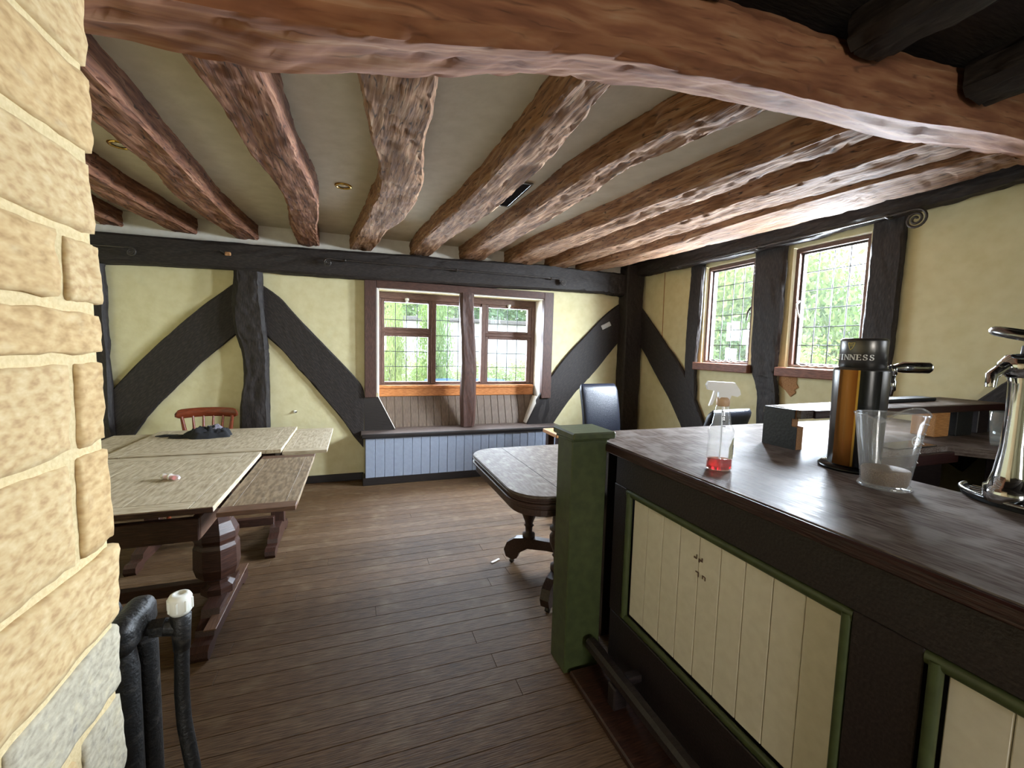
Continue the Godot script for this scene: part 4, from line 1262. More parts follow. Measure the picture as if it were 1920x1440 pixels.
func spray_bottle(at: Vector3) -> void:
	var b := thing("spray_bottle", "clear trigger spray bottle with a little red liquid on the bar", "spray bottle", at, -0.55)
	part(b, "bottle_body", lathe([Vector2(0, 0.0), Vector2(0.035, 0.0), Vector2(0.041, 0.006), Vector2(0.0405, 0.06), Vector2(0.038, 0.10), Vector2(0.039, 0.115), Vector2(0.041, 0.132), Vector2(0.036, 0.146), Vector2(0.03, 0.155), Vector2(0.0265, 0.18), Vector2(0.021, 0.212), Vector2(0.0185, 0.222)], 28, false, 0.72), M.clear_plastic)
	part(b, "red_liquid", lathe([Vector2(0, 0.003), Vector2(0.033, 0.003), Vector2(0.0385, 0.008), Vector2(0.038, 0.036), Vector2(0, 0.036)], 28, false, 0.72), M.red_liquid)
	var lab := part(b, "bottle_label", lathe_band(0.0408, 0.042, 0.112, -0.2, 1.0, 0.72), M.bottle_label)
	for q in [[0.30, 0.075, 0.012, 0.004], [0.34, 0.082, 0.004, 0.012], [0.42, 0.074, 0.012, 0.003], [0.40, 0.066, 0.004, 0.012], [0.36, 0.058, 0.012, 0.003], [0.5, 0.082, 0.004, 0.014]]:
		var a: float = q[0]
		var o := part(lab, "label_print", box(q[2] * 0.8, q[3], 0.0008, 0.0), M.ink, Vector3(cos(a) * 0.0414, q[1], sin(a) * 0.0414 * 0.72))
		o.rotation.y = PI / 2 - a
	for k in 4:
		part(b, "level_mark", box(0.009, 0.0028, 0.0008, 0.0), M.ink, Vector3(0.002 - 0.001 * k, 0.15 + k * 0.016, 0.0225 - k * 0.0021), Basis(Vector3(1, 0, 0), -0.13))
	part(b, "collar", lathe([Vector2(0.018, 0.215), Vector2(0.0205, 0.218), Vector2(0.0205, 0.24), Vector2(0.016, 0.245), Vector2(0, 0.246)], 20), M.trigger_collar)
	var head := PackedVector2Array([Vector2(-0.016, 0.235), Vector2(-0.016, 0.262), Vector2(-0.05, 0.268), Vector2(-0.056, 0.284), Vector2(-0.05, 0.296), Vector2(0.03, 0.294), Vector2(0.046, 0.272), Vector2(0.05, 0.256), Vector2(0.04, 0.248), Vector2(0.022, 0.252), Vector2(0.016, 0.235)])
	part(b, "spray_head", extrude(head, 0.026, 0.004), M.trigger)
	part(b, "trigger", extrude(PackedVector2Array([Vector2(-0.030, 0.266), Vector2(-0.022, 0.266), Vector2(-0.026, 0.24), Vector2(-0.034, 0.218), Vector2(-0.044, 0.214), Vector2(-0.036, 0.24)]), 0.014, 0.0), M.trigger)
	part(b, "dip_tube", tube([Vector3(0, 0.006, 0), Vector3(0.002, 0.1, 0), Vector3(0, 0.23, 0)], 0.0025, 6), M.trigger)


# strip of a turned wall between two angles
func lathe_band(r: float, y0: float, y1: float, a0: float, a1: float, oval: float) -> ArrayMesh:
	var st := surf(0)
	var n := 10
	for k in n:
		var a := lerpf(a0, a1, float(k) / n)
		var b := lerpf(a0, a1, float(k + 1) / n)
		var top_a := y0 + (y1 - y0) * (0.55 + 0.45 * sin(PI * float(k) / n))
		var top_b := y0 + (y1 - y0) * (0.55 + 0.45 * sin(PI * float(k + 1) / n))
		var p := Vector3(cos(a) * r, 0, sin(a) * r * oval)
		var q := Vector3(cos(b) * r, 0, sin(b) * r * oval)
		for s in [[1.0, 1.0], [0.985, -1.0]]:
			quad(st, p * s[0] + Vector3(0, y0, 0), q * s[0] + Vector3(0, y0, 0), q * s[0] + Vector3(0, top_b, 0), p * s[0] + Vector3(0, top_a, 0), (p + q) * s[1])
	return done(st)


func beer_tower(at: Vector3) -> void:
	# local +z looks at the camera side
	var b := thing("beer_tower", "dark cylindrical stout tap tower with gold front strip on the bar", "beer tap", at, 0.0)
	part(b, "base_plate", lathe([Vector2(0, 0), Vector2(0.1, 0), Vector2(0.102, 0.008), Vector2(0.094, 0.016), Vector2(0, 0.016)], 40), M.font_black)
	part(b, "lower_body", lathe([Vector2(0, 0.016), Vector2(0.074, 0.016), Vector2(0.079, 0.34), Vector2(0.077, 0.352), Vector2(0.06, 0.354), Vector2(0, 0.354)], 48), M.font_grey)
	part(b, "upper_body", lathe([Vector2(0, 0.352), Vector2(0.0655, 0.354), Vector2(0.0655, 0.442), Vector2(0.0635, 0.45), Vector2(0.058, 0.452), Vector2(0, 0.453)], 48), M.font_grey)
	# curved plates on the front, facing the camera
	var face := atan2(0.97, -1.62)
	part(b, "gold_plate", shell(0.0765, 0.0815, 0.02, 0.345, face + 0.06, face + 0.78), M.font_gold)
	part(b, "black_plate", shell(0.0762, 0.0812, 0.02, 0.343, face - 0.72, face + 0.05), M.font_black)
	part(b, "brass_edge", shell(0.0768, 0.0822, 0.02, 0.345, face + 0.03, face + 0.10), M.brass)
	# lettering bent round the upper body
	var word := "GUINNESS"
	var font := SystemFont.new()
	font.font_names = PackedStringArray(["Droid Serif"])
	font.font_weight = 600
	var wl := thing_part(b, "lettering")
	for i in word.length():
		var tm := TextMesh.new()
		tm.text = word[i]
		tm.font = font
		tm.font_size = 32
		tm.pixel_size = 0.00080
		tm.depth = 0.001
		var a := face + 1.52 - i * 0.268
		var dir := Vector3(cos(a), 0, sin(a))
		part(wl, "letter", tm, M.print_white, Vector3(0, 0.387, 0) + dir * 0.0659, Basis(Vector3.UP.cross(dir), Vector3.UP, dir))
	# harp mark above
	var ha := face + 0.52
	var hd := Vector3(cos(ha), 0, sin(ha))
	var hb := Basis(Vector3.UP.cross(hd), Vector3.UP, hd)
	part(wl, "harp_mark", tube([Vector3(-0.010, 0.013, 0), Vector3(-0.004, 0.011, 0), Vector3(0.004, 0.012, 0), Vector3(0.010, 0.013, 0), Vector3(0.008, 0.004, 0), Vector3(0.003, -0.006, 0), Vector3(-0.003, -0.012, 0), Vector3(-0.006, -0.004, 0), Vector3(-0.009, 0.006, 0), Vector3(-0.010, 0.013, 0)], 0.0011, 6), M.print_gold, Vector3(0, 0.424, 0) + hd * 0.0658, hb)
	for k in 3:
		part(wl, "harp_string", box(0.0008, 0.014 - 0.003 * k, 0.0008, 0.0), M.print_gold, Vector3(0, 0.43 - 0.0005 * k, 0) + hd * 0.0659 + hb.x * (-0.004 + 0.004 * k), hb)
	# lever and spout on the far right side
	var la := Vector3(0.80, 0, 0.60)
	part(b, "lever", tube([la * 0.085 + Vector3(0, 0.353, 0), la * 0.115 + Vector3(0, 0.358, 0), la * 0.185 + Vector3(0, 0.359, 0), la * 0.192 + Vector3(0, 0.359, 0)], [0.01, 0.0185, 0.019, 0.014], 16), M.chrome)
	part(b, "lever_boss", lathe([Vector2(0, -0.02), Vector2(0.013, -0.018), Vector2(0.014, 0.012), Vector2(0, 0.016)], 14), M.chrome, la * 0.088 + Vector3(0, 0.35, 0))
	part(b, "spout", lathe([Vector2(0, -0.075), Vector2(0.006, -0.075), Vector2(0.008, -0.06), Vector2(0.013, -0.055), Vector2(0.013, -0.025), Vector2(0.01, -0.02), Vector2(0.011, 0.0), Vector2(0, 0.0)], 16), M.chrome, la * 0.088 + Vector3(0, 0.335, 0))


# curved plate round the y axis
func shell(r0: float, r1: float, y0: float, y1: float, a0: float, a1: float) -> ArrayMesh:
	var st := surf(-1)
	var n := 10
	for k in n:
		var a := lerpf(a0, a1, float(k) / n)
		var b := lerpf(a0, a1, float(k + 1) / n)
		var p := Vector3(cos(a), 0, sin(a))
		var q := Vector3(cos(b), 0, sin(b))
		var lo := Vector3(0, y0, 0)
		var hi := Vector3(0, y1, 0)
		st.set_smooth_group(0)
		quad(st, p * r1 + lo, q * r1 + lo, q * r1 + hi, p * r1 + hi, p + q)
		st.set_smooth_group(2)
		quad(st, p * r0 + hi, q * r0 + hi, q * r1 + hi, p * r1 + hi, Vector3.UP)
		quad(st, p * r0 + lo, q * r0 + lo, q * r1 + lo, p * r1 + lo, Vector3.DOWN)
		st.set_smooth_group(3)
		quad(st, p * r0 + lo, q * r0 + lo, q * r0 + hi, p * r0 + hi, -(p + q))
		st.set_smooth_group(-1)
		if k == 0:
			quad(st, p * r0 + lo, p * r1 + lo, p * r1 + hi, p * r0 + hi, p - q)
		if k == n - 1:
			quad(st, q * r0 + lo, q * r1 + lo, q * r1 + hi, q * r0 + hi, q - p)
	return done(st)


func pitcher(at: Vector3) -> void:
	var b := thing("pitcher", "scuffed clear plastic beer jug with brown dregs beside the tap tower", "jug", at, 0.0)
	b.scale = Vector3(1.12, 1.16, 1.12)
	# flared body with a tall lip at one side and a scalloped rim
	var st := surf(0)
	var n := 48
	var prof := [[0.0, 0.050], [0.012, 0.052], [0.03, 0.054], [0.09, 0.062], [0.15, 0.070], [0.19, 0.076]]
	var lip := atan2(0.86, -0.5)
	var rings := []
	for j in prof.size():
		var ring := []
		for k in n:
			var a := TAU * k / n
			var c := cos(a - lip)
			var r: float = prof[j][1]
			var y: float = prof[j][0]
			var t := float(j) / (prof.size() - 1)
			var spout := pow(maxf(0.0, cos((a - lip) * 0.5)), 24.0)
			r += t * t * 0.016 * spout
			y += t * t * (0.028 * spout - 0.018 * exp(-pow(wrapf(a - lip, -PI, PI) - 0.75, 2.0) * 12.0))
			r += 0.0015 * cos(a * 8.0) * t
			ring.append(Vector3(cos(a) * r, y + 0.0 * c, sin(a) * r))
		rings.append(ring)
	for j in prof.size() - 1:
		for k in n:
			var k2 := (k + 1) % n
			var out: Vector3 = (rings[j][k] + rings[j][k2]) * Vector3(1, 0, 1)
			quad(st, rings[j][k], rings[j][k2], rings[j + 1][k2], rings[j + 1][k], out)
	part(b, "jug_body", done(st), M.jug_plastic)
	var rim := rings[prof.size() - 1] as Array
	rim.append(rim[0])
	part(b, "rim", tube(rim, 0.0022, 6, false), M.jug_plastic)
	part(b, "foot_ring", lathe([Vector2(0, 0.0), Vector2(0.056, 0.0), Vector2(0.059, 0.004), Vector2(0.055, 0.010), Vector2(0.05, 0.012)], 36), M.jug_plastic)
	part(b, "dregs", lathe([Vector2(0, 0.011), Vector2(0.0485, 0.011), Vector2(0.0525, 0.045), Vector2(0.0505, 0.049), Vector2(0, 0.047)], 32), M.sediment)
	for k in 5:
		var a := lip - 1.1 - 0.05 * k
		var r := 0.0605 + 0.0038 * k
		var o := part(b, "measure_line", box(0.016 if k % 2 else 0.024, 0.0018, 0.001, 0.0), M.print_white, Vector3(cos(a) * r, 0.075 + 0.024 * k, sin(a) * r))
		o.rotation.y = PI / 2 - a
	var e := lip + 0.15
	part(b, "emblem_ring", tube(circle(0.011, 20), 0.0012, 6, false), M.print_white, Vector3(cos(e - 0.42) * 0.0712, 0.135, sin(e - 0.42) * 0.0712), Basis(Vector3.UP, PI / 2 - e + 0.42))
	part(b, "handle", tube([Vector3(0.066, 0.165, -0.0), Vector3(0.098, 0.168, 0.0), Vector3(0.112, 0.145, 0.0), Vector3(0.108, 0.09, 0.0), Vector3(0.09, 0.052, 0.0), Vector3(0.058, 0.045, 0.0)], [0.008, 0.009, 0.009, 0.008, 0.008, 0.008], 10), M.jug_plastic, Vector3.ZERO, Basis(Vector3.UP, 0.75))


func circle(r: float, n: int) -> Array:
	var o := []
	for k in n + 1:
		o.append(Vector3(cos(TAU * k / n) * r, sin(TAU * k / n) * r, 0))
	return o


func chrome_tap(at: Vector3) -> void:
	var b := thing("chrome_tap", "chrome beer tap with round badge over a black drip tray at the right edge", "beer tap", at, 0.0)
	# drip tray: half-moon with a raised rim
	var tray := []
	for k in 25:
		var a := PI * 0.5 + PI * k / 24.0
		tray.append([cos(a) * 0.15, sin(a) * 0.20])
	part(b, "drip_tray", slab(tray, 0.0, 0.012, 0.002), M.rubber)
	var edge := []
	for q in tray:
		edge.append(Vector3(q[0], 0.016, q[1]))
	part(b, "tray_rim", tube(edge, 0.006, 8), M.steel)
	for k in 6:
		var x := -0.13 + 0.024 * k
		var hz := 0.19 * sqrt(1.0 - x * x / 0.0225) - 0.01
		part(b, "grille_bar", box(0.006, 0.004, 2.0 * hz, 0.001), M.steel, Vector3(x, 0.015, 0))
	var stand := Vector3(-0.10, 0, -0.07)
	part(b, "column", lathe([Vector2(0, 0.012), Vector2(0.048, 0.012), Vector2(0.05, 0.03), Vector2(0.05, 0.052), Vector2(0.043, 0.056), Vector2(0.036, 0.09), Vector2(0.028, 0.16), Vector2(0.025, 0.25), Vector2(0.027, 0.33), Vector2(0.034, 0.36), Vector2(0.0, 0.365)], 32), M.chrome, stand)
	part(b, "tap_head", lathe([Vector2(0, -0.03), Vector2(0.03, -0.03), Vector2(0.048, -0.012), Vector2(0.05, 0.008), Vector2(0.036, 0.03), Vector2(0.0, 0.036)], 28), M.chrome, stand + Vector3(0.0, 0.375, 0.0))
	part(b, "spout", tube([Vector3(0, 0.37, 0), Vector3(-0.05, 0.372, -0.02), Vector3(-0.075, 0.35, -0.03), Vector3(-0.078, 0.32, -0.03)], [0.016, 0.015, 0.013, 0.011], 12), M.chrome, stand)
	part(b, "badge_stem", lathe([Vector2(0.012, 0.40), Vector2(0.01, 0.43)], 12), M.table_dark, stand)
	part(b, "badge_ring", tube(circle_flat(0.062, 28), 0.012, 10, false), M.steel, stand + Vector3(0, 0.455, 0), Basis(Vector3(1, 0, 0), 0.25))
	part(b, "badge_face", lathe([Vector2(0, -0.006), Vector2(0.056, -0.006), Vector2(0.056, 0.006), Vector2(0, 0.008)], 28), M.bar_dark, stand + Vector3(0, 0.455, 0), Basis(Vector3(1, 0, 0), 0.25))


func circle_flat(r: float, n: int) -> Array:
	var o := []
	for k in n + 1:
		o.append(Vector3(cos(TAU * k / n) * r, 0, sin(TAU * k / n) * r))
	return o


# ------------------------------------------------------------------ small things
func spiral(r: float, turns: float, flip: float) -> Array:
	# starts at the rim on the side of the pole, winds inwards
	var o := []
	var n := 44
	for k in n + 1:
		var t := float(k) / n
		var a := PI * 0.5 - flip * TAU * turns * t
		var q := r * (1.0 - 0.86 * t)
		o.append(Vector3(cos(a) * q, sin(a) * q - r, 0))
	return o


func curtain_pole(label: String, at: Vector3, turn: float, length: float, left_scroll: bool, right_scroll: bool, r: float) -> void:
	# local x along the pole
	var p := thing("curtain_pole", label, "curtain pole", at, turn, "wrought iron curtain poles")
	part(p, "rod", tube([Vector3(0, 0, 0), Vector3(length, 0, 0)], 0.0075, 8), M.iron)
	if right_scroll:
		var q := spiral(r, 2.2, 1.0)
		part(p, "scroll_finial", tube([Vector3(-0.06, 0, 0), Vector3(-0.03, 0.004, 0)] + q, 0.0075, 8), M.iron, Vector3(length + 0.05, 0.0, 0))
	if left_scroll:
		var q := spiral(r, 2.2, -1.0)
		part(p, "scroll_finial", tube([Vector3(0.06, 0, 0), Vector3(0.03, 0.004, 0)] + q, 0.0075, 8), M.iron, Vector3(-0.05, 0.0, 0))
	for x in ([0.1, length * 0.5, length - 0.1] if length > 1.0 else [length * 0.4]):
		part(p, "bracket", tube([Vector3(x, -0.008, 0.0), Vector3(x, -0.012, -0.02), Vector3(x, 0.0, -0.05)], 0.007, 6), M.iron)
		part(p, "collar", lathe([Vector2(0.007, -0.012), Vector2(0.013, -0.008), Vector2(0.013, 0.008), Vector2(0.007, 0.012)], 10), M.iron, Vector3(x, 0, 0), Basis(Vector3(0, 0, 1), PI / 2))


func small_things() -> void:
	curtain_pole("short iron curtain pole with a scroll end beside the stone", Vector3(-2.2, 2.135, -4.42), 0.0, 0.42, false, true, 0.032)
	curtain_pole("long iron curtain pole with two scroll ends above the far window", Vector3(-0.20, 2.185, -4.42), 0.0, 2.35, true, true, 0.034)
	curtain_pole("iron curtain pole with a large scroll above the right-hand windows", Vector3(3.14, 2.285, -3.78), -PI / 2, 2.08, false, true, 0.058)

	# ceiling spots
	for q in [[Vector3(-0.08, 2.46, -3.2), "round brass-rimmed ceiling spotlight between the cracked joist and the crooked joist"], [Vector3(-1.22, 2.46, -3.05), "round ceiling spotlight hanging loose near the stone"]]:
		var l := thing("ceiling_spot", q[1], "ceiling light", q[0], 0.0, "recessed ceiling spotlights")
		part(l, "rim", lathe([Vector2(0.034, 0.002), Vector2(0.036, -0.006), Vector2(0.05, -0.009), Vector2(0.056, -0.003), Vector2(0.056, 0.0)], 28), M.brass)
		part(l, "bowl", lathe([Vector2(0.035, -0.005), Vector2(0.033, 0.02), Vector2(0.0, 0.03)], 24), M.font_black)
		part(l, "bulb", lathe([Vector2(0, -0.002), Vector2(0.016, 0.0), Vector2(0.019, 0.008), Vector2(0.012, 0.02)], 16), M.bulb)

	var v := thing("ceiling_vent", "long black slatted air vent in the ceiling between two joists", "vent", Vector3(1.0, 2.458, -2.88))
	part(v, "backing", box(0.13, 0.006, 0.46, 0.0), M.font_black, Vector3(0, 0.0, 0))
	for z in [-0.235, 0.235]:
		part(v, "vent_frame", box(0.15, 0.012, 0.015, 0.002), M.steel, Vector3(0, -0.004, z))
	for x in [-0.0675, 0.0675]:
		part(v, "vent_frame", box(0.015, 0.012, 0.455, 0.002), M.steel, Vector3(x, -0.004, 0))
	for k in 16:
		part(v, "vent_slat", box(0.12, 0.012, 0.004, 0.0), M.font_black, Vector3(0, -0.006, -0.21 + 0.028 * k), Basis(Vector3(1, 0, 0), 0.6))

	# radiator end behind the stone, with its valve
	var r := thing("radiator", "old black radiator standing on the floor behind the stone", "radiator", Vector3(-0.52, 0, -1.235))
	for k in 6:
		var x := -0.07 * k
		for z in [-0.05, 0.05]:
			part(r, "column", tube([Vector3(x, 0.0, z), Vector3(x, 0.06, z), Vector3(x, 0.62, z), Vector3(x, 0.68, z * 0.8)], [0.03, 0.034, 0.034, 0.024], 12), M.radiator)
		part(r, "top_header", rock(Vector3(0.066, 0.085, 0.17), 0.03, 0.004, 3.0 + k, 8), M.radiator, Vector3(x, 0.705, 0))
		part(r, "bottom_header", rock(Vector3(0.066, 0.07, 0.16), 0.025, 0.003, 9.0 + k, 6), M.radiator, Vector3(x, 0.085, 0))
	part(r, "valve_pipe", tube([Vector3(0.03, 0.685, -0.01), Vector3(0.06, 0.68, -0.01), Vector3(0.088, 0.675, -0.01)], [0.018, 0.02, 0.02], 12), M.radiator)
	part(r, "valve_nut", lathe([Vector2(0, -0.014), Vector2(0.024, -0.014), Vector2(0.024, 0.014), Vector2(0, 0.014)], 6, true), M.radiator, Vector3(0.052, 0.681, -0.01), Basis(Vector3(0, 0, 1), PI / 2))
	part(r, "valve_body", lathe([Vector2(0, -0.06), Vector2(0.018, -0.06), Vector2(0.02, -0.02), Vector2(0.023, 0.03), Vector2(0.018, 0.036), Vector2(0, 0.036)], 14), M.radiator, Vector3(0.098, 0.675, -0.01))
	part(r, "supply_pipe", tube([Vector3(0.098, 0.62, -0.01), Vector3(0.094, 0.5, -0.01), Vector3(0.098, 0.42, -0.005), Vector3(0.118, 0.30, 0.01), Vector3(0.13, 0.18, 0.02), Vector3(0.132, 0.0, 0.02)], 0.0165, 12), M.radiator)
	var vk := part(r, "valve_knob", lathe([Vector2(0, 0.036), Vector2(0.02, 0.036), Vector2(0.0255, 0.045), Vector2(0.0255, 0.078), Vector2(0.021, 0.086), Vector2(0.012, 0.089), Vector2(0.01, 0.085), Vector2(0, 0.085)], 20), M.white_plastic, Vector3(0.098, 0.675, -0.01))
	vk.set_meta("label", "white thermostatic valve head")
	for k in 8:
		var a := TAU * k / 8.0
		part(vk, "grip_rib", box(0.004, 0.028, 0.005, 0.001), M.white_plastic, Vector3(cos(a) * 0.026, 0.061, sin(a) * 0.026), Basis(Vector3.UP, -a))

	# on the tables
	var c := thing("black_cloth", "crumpled black cloth lying on the farther table", "cloth", Vector3(-0.98, 0.7285, -3.50), 0.0)
	part(c, "crumpled_heap", heap(0.15, 0.10, 0.075, 4.0), M.cloth)
	part(c, "folded_tip", heap(0.05, 0.035, 0.03, 8.0), M.cloth_grey, Vector3(0.035, 0.052, -0.01))
	part(c, "trailing_edge", heap(0.10, 0.055, 0.014, 6.0), M.cloth, Vector3(-0.13, 0.0, 0.01))
	tag(part(self, "black_glove", heap(0.085, 0.04, 0.010, 12.0), M.cloth, Vector3(-1.22, 0.7285, -3.56)), "flat black rag left of the crumpled cloth", "cloth")
	var w := thing("wrapper", "small clear and pink sweet wrapper on the nearer table", "wrapper", Vector3(-0.84, 0.7285, -2.43), -0.55)
	part(w, "clear_tube", tube([Vector3(-0.045, 0.014, 0), Vector3(-0.035, 0.014, 0), Vector3(0.04, 0.014, 0), Vector3(0.05, 0.014, 0)], [0.008, 0.014, 0.013, 0.007], 12), M.wrapper)
	part(w, "pink_filling", tube([Vector3(-0.03, 0.011, 0), Vector3(0.02, 0.011, 0)], 0.0095, 10), M.wrapper_pink)
	part(w, "white_band", tube([Vector3(-0.008, 0.0142, 0), Vector3(0.0, 0.0142, 0)], 0.0146, 12), M.white_plastic)
	part(w, "white_band", tube([Vector3(-0.046, 0.0142, 0), Vector3(-0.036, 0.0142, 0)], 0.0140, 12), M.white_plastic)

	tag(part(self, "jacket", heap(0.24, 0.13, 0.06, 21.0), M.cloth, Vector3(3.0, 0.885, -1.90)), "black fluffy jacket laid over the chair by the broad window post", "jacket")

	# wall bits
	var h := thing("wall_hook", "small white wall hook between the post and the right brace", "hook", Vector3(-0.57, 0.725, -4.6))
	part(h, "hook_plate", rock(Vector3(0.028, 0.026, 0.012), 0.005, 0.002, 2.0, 5), M.white_plastic, Vector3(0, 0, 0.005))
	part(h, "hook_prong", tube([Vector3(0, 0, 0.006), Vector3(0.012, -0.004, 0.03), Vector3(0.022, 0.006, 0.034)], 0.005, 8), M.steel)
	var chip := PackedVector2Array([Vector2(0, 0), Vector2(0.155, 0.005), Vector2(0.15, -0.05), Vector2(0.17, -0.085), Vector2(0.14, -0.105), Vector2(0.15, -0.13), Vector2(0.11, -0.165), Vector2(0.06, -0.115), Vector2(0.0, -0.075)])
	tag(part(self, "bare_plaster_patch", extrude(chip, 0.01, 0.0), M.stone_chip, Vector3(3.325, 1.226, -2.585), Basis(Vector3.UP, -PI / 2)), "bare brown patch of broken plaster under the sill behind the tower", "plaster patch")
	var peg := thing("timber_peg", "pale chipped peg sticking out of the rail above the crooked post", "peg", Vector3(-1.06, 2.16, -4.47))
	part(peg, "peg_stub", rock(Vector3(0.05, 0.035, 0.03), 0.008, 0.006, 4.0, 6), M.stone_chip, Vector3(0, 0, 0.006))
	part(peg, "bent_nail", tube([Vector3(-0.02, 0.0, 0.01), Vector3(-0.04, 0.012, 0.02), Vector3(-0.055, 0.022, 0.022)], 0.0035, 6), M.iron)
	tag(part(self, "wall_cable", tube([Vector3(3.324, 2.30, -4.09), Vector3(3.325, 1.85, -4.085), Vector3(3.324, 1.55, -4.08), Vector3(3.325, 1.30, -4.07)], 0.004, 6), M.stone_chip), "thin tan cable running down the right wall beside the corner", "cable")
	tag(part(self, "bare_wood_patch", rock(Vector3(0.13, 0.055, 0.012), 0.004, 0.004, 3.0, 7), M.web, Vector3(2.87, 1.70, -4.562), Basis(Vector3(0, 0, 1), 0.45)), "pale scraped patch on the brace beside the corner post", "patch")
	for q in [[-3.40, -2.96, "pale cobweb strands along the bottom of the window nearest the corner"], [-2.48, -2.05, "pale cobweb strands along the bottom of the window behind the tower"]]:
		var cw := thing("cobweb", q[2], "cobweb", Vector3(3.36, 1.322, 0), 0.0, "cobwebs on the right-hand sills")
		for k in 5:
			var za: float = lerpf(q[0], q[1], 0.16 * k + 0.02)
			var zb: float = lerpf(q[0], q[1], 0.16 * k + 0.30)
			part(cw, "strand", tube([Vector3(0.0, 0.012 - 0.003 * (k % 3), za), Vector3(-0.012, -0.008, lerpf(za, zb, 0.4)), Vector3(-0.008, -0.006, lerpf(za, zb, 0.7)), Vector3(0.004, 0.010, zb)], 0.0035, 5), M.web)
	tag(part(self, "paper_scrap", rock(Vector3(0.075, 0.004, 0.016), 0.0015, 0.002, 6.0, 6), M.print_white, Vector3(0.85, 0.004, -2.56), Basis(Vector3.UP, 0.5)), "scrap of white paper on the floor by the moulded table's foot", "paper")


# low crumpled pile
func heap(rx: float, rz: float, h: float, seed_: float) -> ArrayMesh:
	var st := surf(0)
	var n := 40
	var m := 14
	var g := []
	for i in m + 1:
		var t := float(i) / m
		var row := []
		for k in n:
			var a := TAU * k / n
			var d := 1.0 + 0.22 * noise.get_noise_3d(cos(a) * 1.3 + seed_, sin(a) * 1.3, seed_)
			var x := cos(a) * rx * t * d
			var z := sin(a) * rz * t * d
			var y := h * sqrt(maxf(0.0, 1.0 - t * t)) * (0.75 + 0.6 * noise.get_noise_3d(x * 14.0 + seed_ * 3.0, z * 14.0, 0.0)) + h * 0.28 * absf(noise_b.get_noise_3d(x * 30.0, z * 30.0, seed_)) * (1.0 - t)
			row.append(Vector3(x, maxf(0.0, y), z))
		g.append(row)
	for i in m:
		for k in n:
			var k2 := (k + 1) % n
			if i == 0:
				tri(st, g[0][0], g[1][k], g[1][k2], Vector3.UP)
			else:
				quad(st, g[i][k], g[i][k2], g[i + 1][k2], g[i + 1][k], Vector3.UP)
	st.set_smooth_group(1)
	for k in n:
		tri(st, Vector3.ZERO, g[m][k], g[m][(k + 1) % n], Vector3.DOWN)
	return done(st)


# ------------------------------------------------------------------ outdoors
func foliage(count: int, radii: Vector3, leaf: float, seed_: int) -> ArrayMesh:
	var r := RandomNumberGenerator.new()
	r.seed = seed_
	var verts := PackedVector3Array()
	var normals := PackedVector3Array()
	var index := PackedInt32Array()
	var clumps := []
	for k in 26:
		var d := Vector3(r.randfn(), r.randfn(), r.randfn()).normalized() * pow(r.randf(), 0.45)
		clumps.append(d * radii)
	var cr := minf(radii.x, minf(radii.y, radii.z)) * 0.42
	for k in count:
		var c: Vector3 = clumps[r.randi() % clumps.size()]
		var p := c + Vector3(r.randfn(), r.randfn(), r.randfn()) * cr * 0.5
		var u := Vector3(r.randfn(), r.randfn(), r.randfn()).normalized()
		var v := u.cross(Vector3(r.randfn(), r.randfn(), r.randfn())).normalized()
		var nrm := u.cross(v)
		var s := leaf * r.randf_range(0.7, 1.3)
		var b := verts.size()
		verts.append_array([p - u * s, p + v * s * 0.45, p + u * s, p - v * s * 0.45])
		normals.append_array([nrm, nrm, nrm, nrm])
		index.append_array([b, b + 1, b + 2, b, b + 2, b + 3])
	var a := []
	a.resize(Mesh.ARRAY_MAX)
	a[Mesh.ARRAY_VERTEX] = verts
	a[Mesh.ARRAY_NORMAL] = normals
	a[Mesh.ARRAY_INDEX] = index
	var m := ArrayMesh.new()
	m.add_surface_from_arrays(Mesh.PRIMITIVE_TRIANGLES, a)
	return m


var crowns := []


func tree(called: String, label: String, at: Vector3, radii: Vector3, mid: float, mat: Material, kind: int, group: String) -> void:
	var t := thing(called, label, "tree" if called.contains("tree") else "shrub", at, at.x * 1.7 + at.z, group)
	var c := part(t, "crown", crowns[kind], mat, Vector3(0, mid, 0), Basis.from_scale(radii))
	c.set_meta("kind", "stuff")
	part(t, "trunk", tube([Vector3(0, 0, 0), Vector3(0.06, mid * 0.5, 0.03), Vector3(0.0, mid, 0.0)], [0.06 * radii.x + 0.03, 0.05 * radii.x + 0.02, 0.02], 8), M.bark)


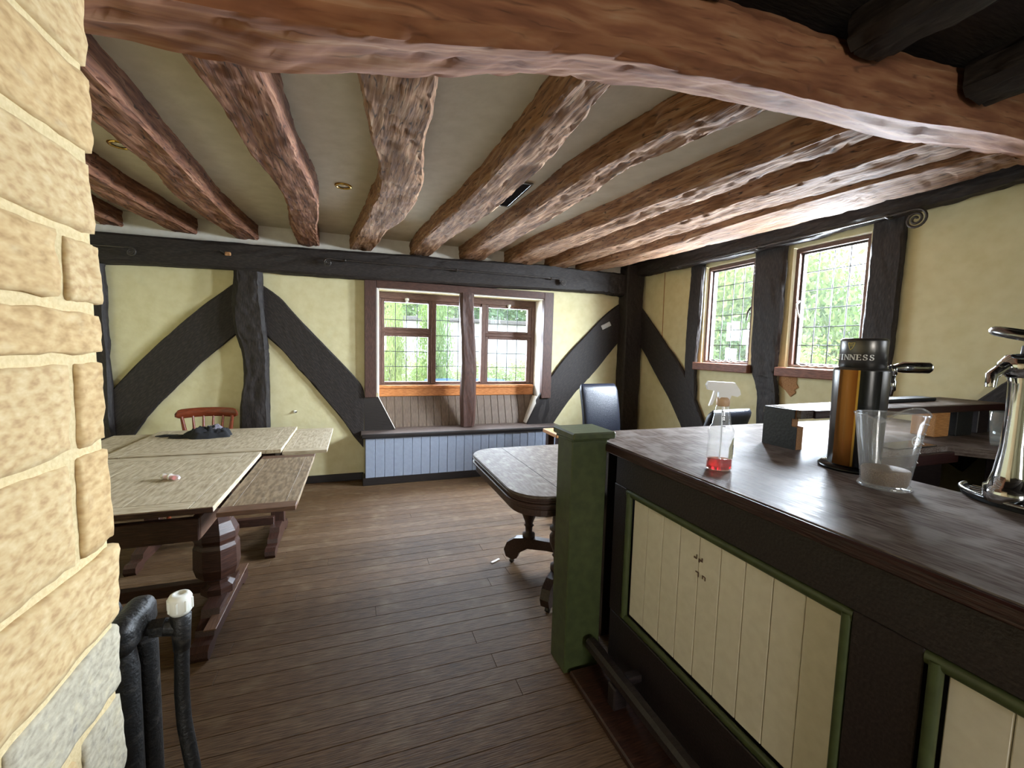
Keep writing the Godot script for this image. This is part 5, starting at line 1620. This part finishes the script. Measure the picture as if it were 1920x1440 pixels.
func outdoors() -> void:
	structure("ground", box(90, 0.2, 90, 0.0), M.ground, Vector3(8, -0.45, -16))
	for k in 3:
		crowns.append(foliage(9000, Vector3.ONE, 0.05, 100 + k))
	var near := "trees beyond the right-hand windows"
	tree("garden_tree", "tall yellow-green tree filling the window nearest the corner", Vector3(8.4, -0.35, -8.3), Vector3(1.5, 2.4, 1.5), 2.6, M.leaf1, 0, near)
	tree("garden_tree", "green tree low in the window nearest the corner", Vector3(7.4, -0.35, -7.6), Vector3(1.0, 1.1, 1.0), 1.3, M.leaf2, 1, near)
	tree("garden_tree", "leafy tree behind the left half of the window beside the tower", Vector3(8.9, -0.35, -6.35), Vector3(1.2, 1.7, 1.1), 2.1, M.leaf0, 2, near)
	tree("garden_tree", "pale distant tree between the two right-hand windows", Vector3(11.5, -0.35, -12.3), Vector3(2.6, 3.0, 2.6), 3.2, M.leaf1, 1, near)
	tree("garden_shrub", "low shrub at the foot of the window beside the tower", Vector3(8.0, -0.35, -5.4), Vector3(1.0, 0.8, 1.0), 1.0, M.leaf1, 0, near)
	tree("garden_shrub", "shrub at the right foot of the window beside the tower", Vector3(8.6, -0.35, -4.6), Vector3(1.0, 0.75, 1.0), 0.95, M.leaf2, 2, near)

	var far := "trees beyond the far window"
	tree("road_tree", "green tree at the left edge of the far window", Vector3(0.72, -0.35, -9.6), Vector3(0.15, 1.3, 0.3), 1.7, M.leaf1, 1, far)
	tree("road_tree", "tree rising behind the white building on the left", Vector3(1.2, -0.35, -21.0), Vector3(3.2, 2.2, 2.0), 3.6, M.leaf0, 2, far)
	tree("road_tree", "tree rising behind the white building in the middle", Vector3(5.4, -0.35, -22.0), Vector3(3.4, 2.4, 2.0), 3.8, M.leaf2, 0, far)
	tree("road_tree", "tree rising behind the white building on the right", Vector3(10.2, -0.35, -21.5), Vector3(3.4, 2.3, 2.0), 3.7, M.leaf0, 1, far)
	tree("road_tree", "slim green tree seen through the middle light of the far window", Vector3(1.75, -0.35, -10.2), Vector3(0.32, 1.5, 0.4), 1.7, M.leaf0, 0, far)
	tree("road_shrub", "pale low shrub outside the left light of the far window", Vector3(1.7, -0.35, -11.8), Vector3(0.9, 0.6, 0.6), 0.75, M.leaf3, 2, far)
	tree("road_shrub", "pale low shrub outside the middle of the far window", Vector3(3.3, -0.35, -12.2), Vector3(0.9, 0.6, 0.6), 0.75, M.leaf3, 0, far)
	tree("road_shrub", "pale low shrub outside the right light of the far window", Vector3(4.9, -0.35, -11.8), Vector3(0.9, 0.6, 0.6), 0.75, M.leaf3, 1, far)

	var b := thing("white_building", "low white building across the road outside the far window", "building", Vector3(6.0, -0.35, -16.5))
	part(b, "wall", box(11.0, 2.6, 3.0, 0.02), M.render_white, Vector3(0, 1.3, 0))
	part(b, "roof", box(11.3, 0.14, 3.3, 0.02), M.roof, Vector3(0, 2.67, 0))
	for k in 4:
		part(b, "window", box(0.9, 0.7, 0.05, 0.01), M.render_white, Vector3(-4.2 + 2.8 * k, 1.5, 1.52))

	for q in [[Vector3(1.72, -0.35, -9.0), "blue bin outside the middle light of the far window"], [Vector3(2.72, -0.35, -9.1), "blue bin outside the right light of the far window"]]:
		var bin := thing("blue_bin", q[1], "bin", q[0], 0.3, "blue bins outside")
		part(bin, "bin_body", extrude(PackedVector2Array([Vector2(-0.22, 0.08), Vector2(0.22, 0.08), Vector2(0.28, 0.98), Vector2(-0.28, 0.98)]), 0.5, 0.0), M.blue)
		part(bin, "lid", box(0.6, 0.06, 0.56, 0.02), M.blue, Vector3(0, 1.01, 0))
		for sx in [-0.2, 0.2]:
			part(bin, "wheel", lathe([Vector2(0, -0.03), Vector2(0.1, -0.03), Vector2(0.1, 0.03), Vector2(0, 0.03)], 14), M.rubber, Vector3(sx, 0.1, -0.25), Basis(Vector3(0, 0, 1), PI / 2))

	var f := thing("picket_fence", "pale picket fence outside the left light of the far window", "fence", Vector3(0.6, -0.35, -8.4))
	for k in 14:
		part(f, "picket", box(0.07, 0.95, 0.02, 0.008), M.fence, Vector3(k * 0.16, 0.475, 0))
	for y in [0.25, 0.75]:
		part(f, "fence_rail", box(2.3, 0.07, 0.03, 0.004), M.fence, Vector3(1.04, y, -0.026))
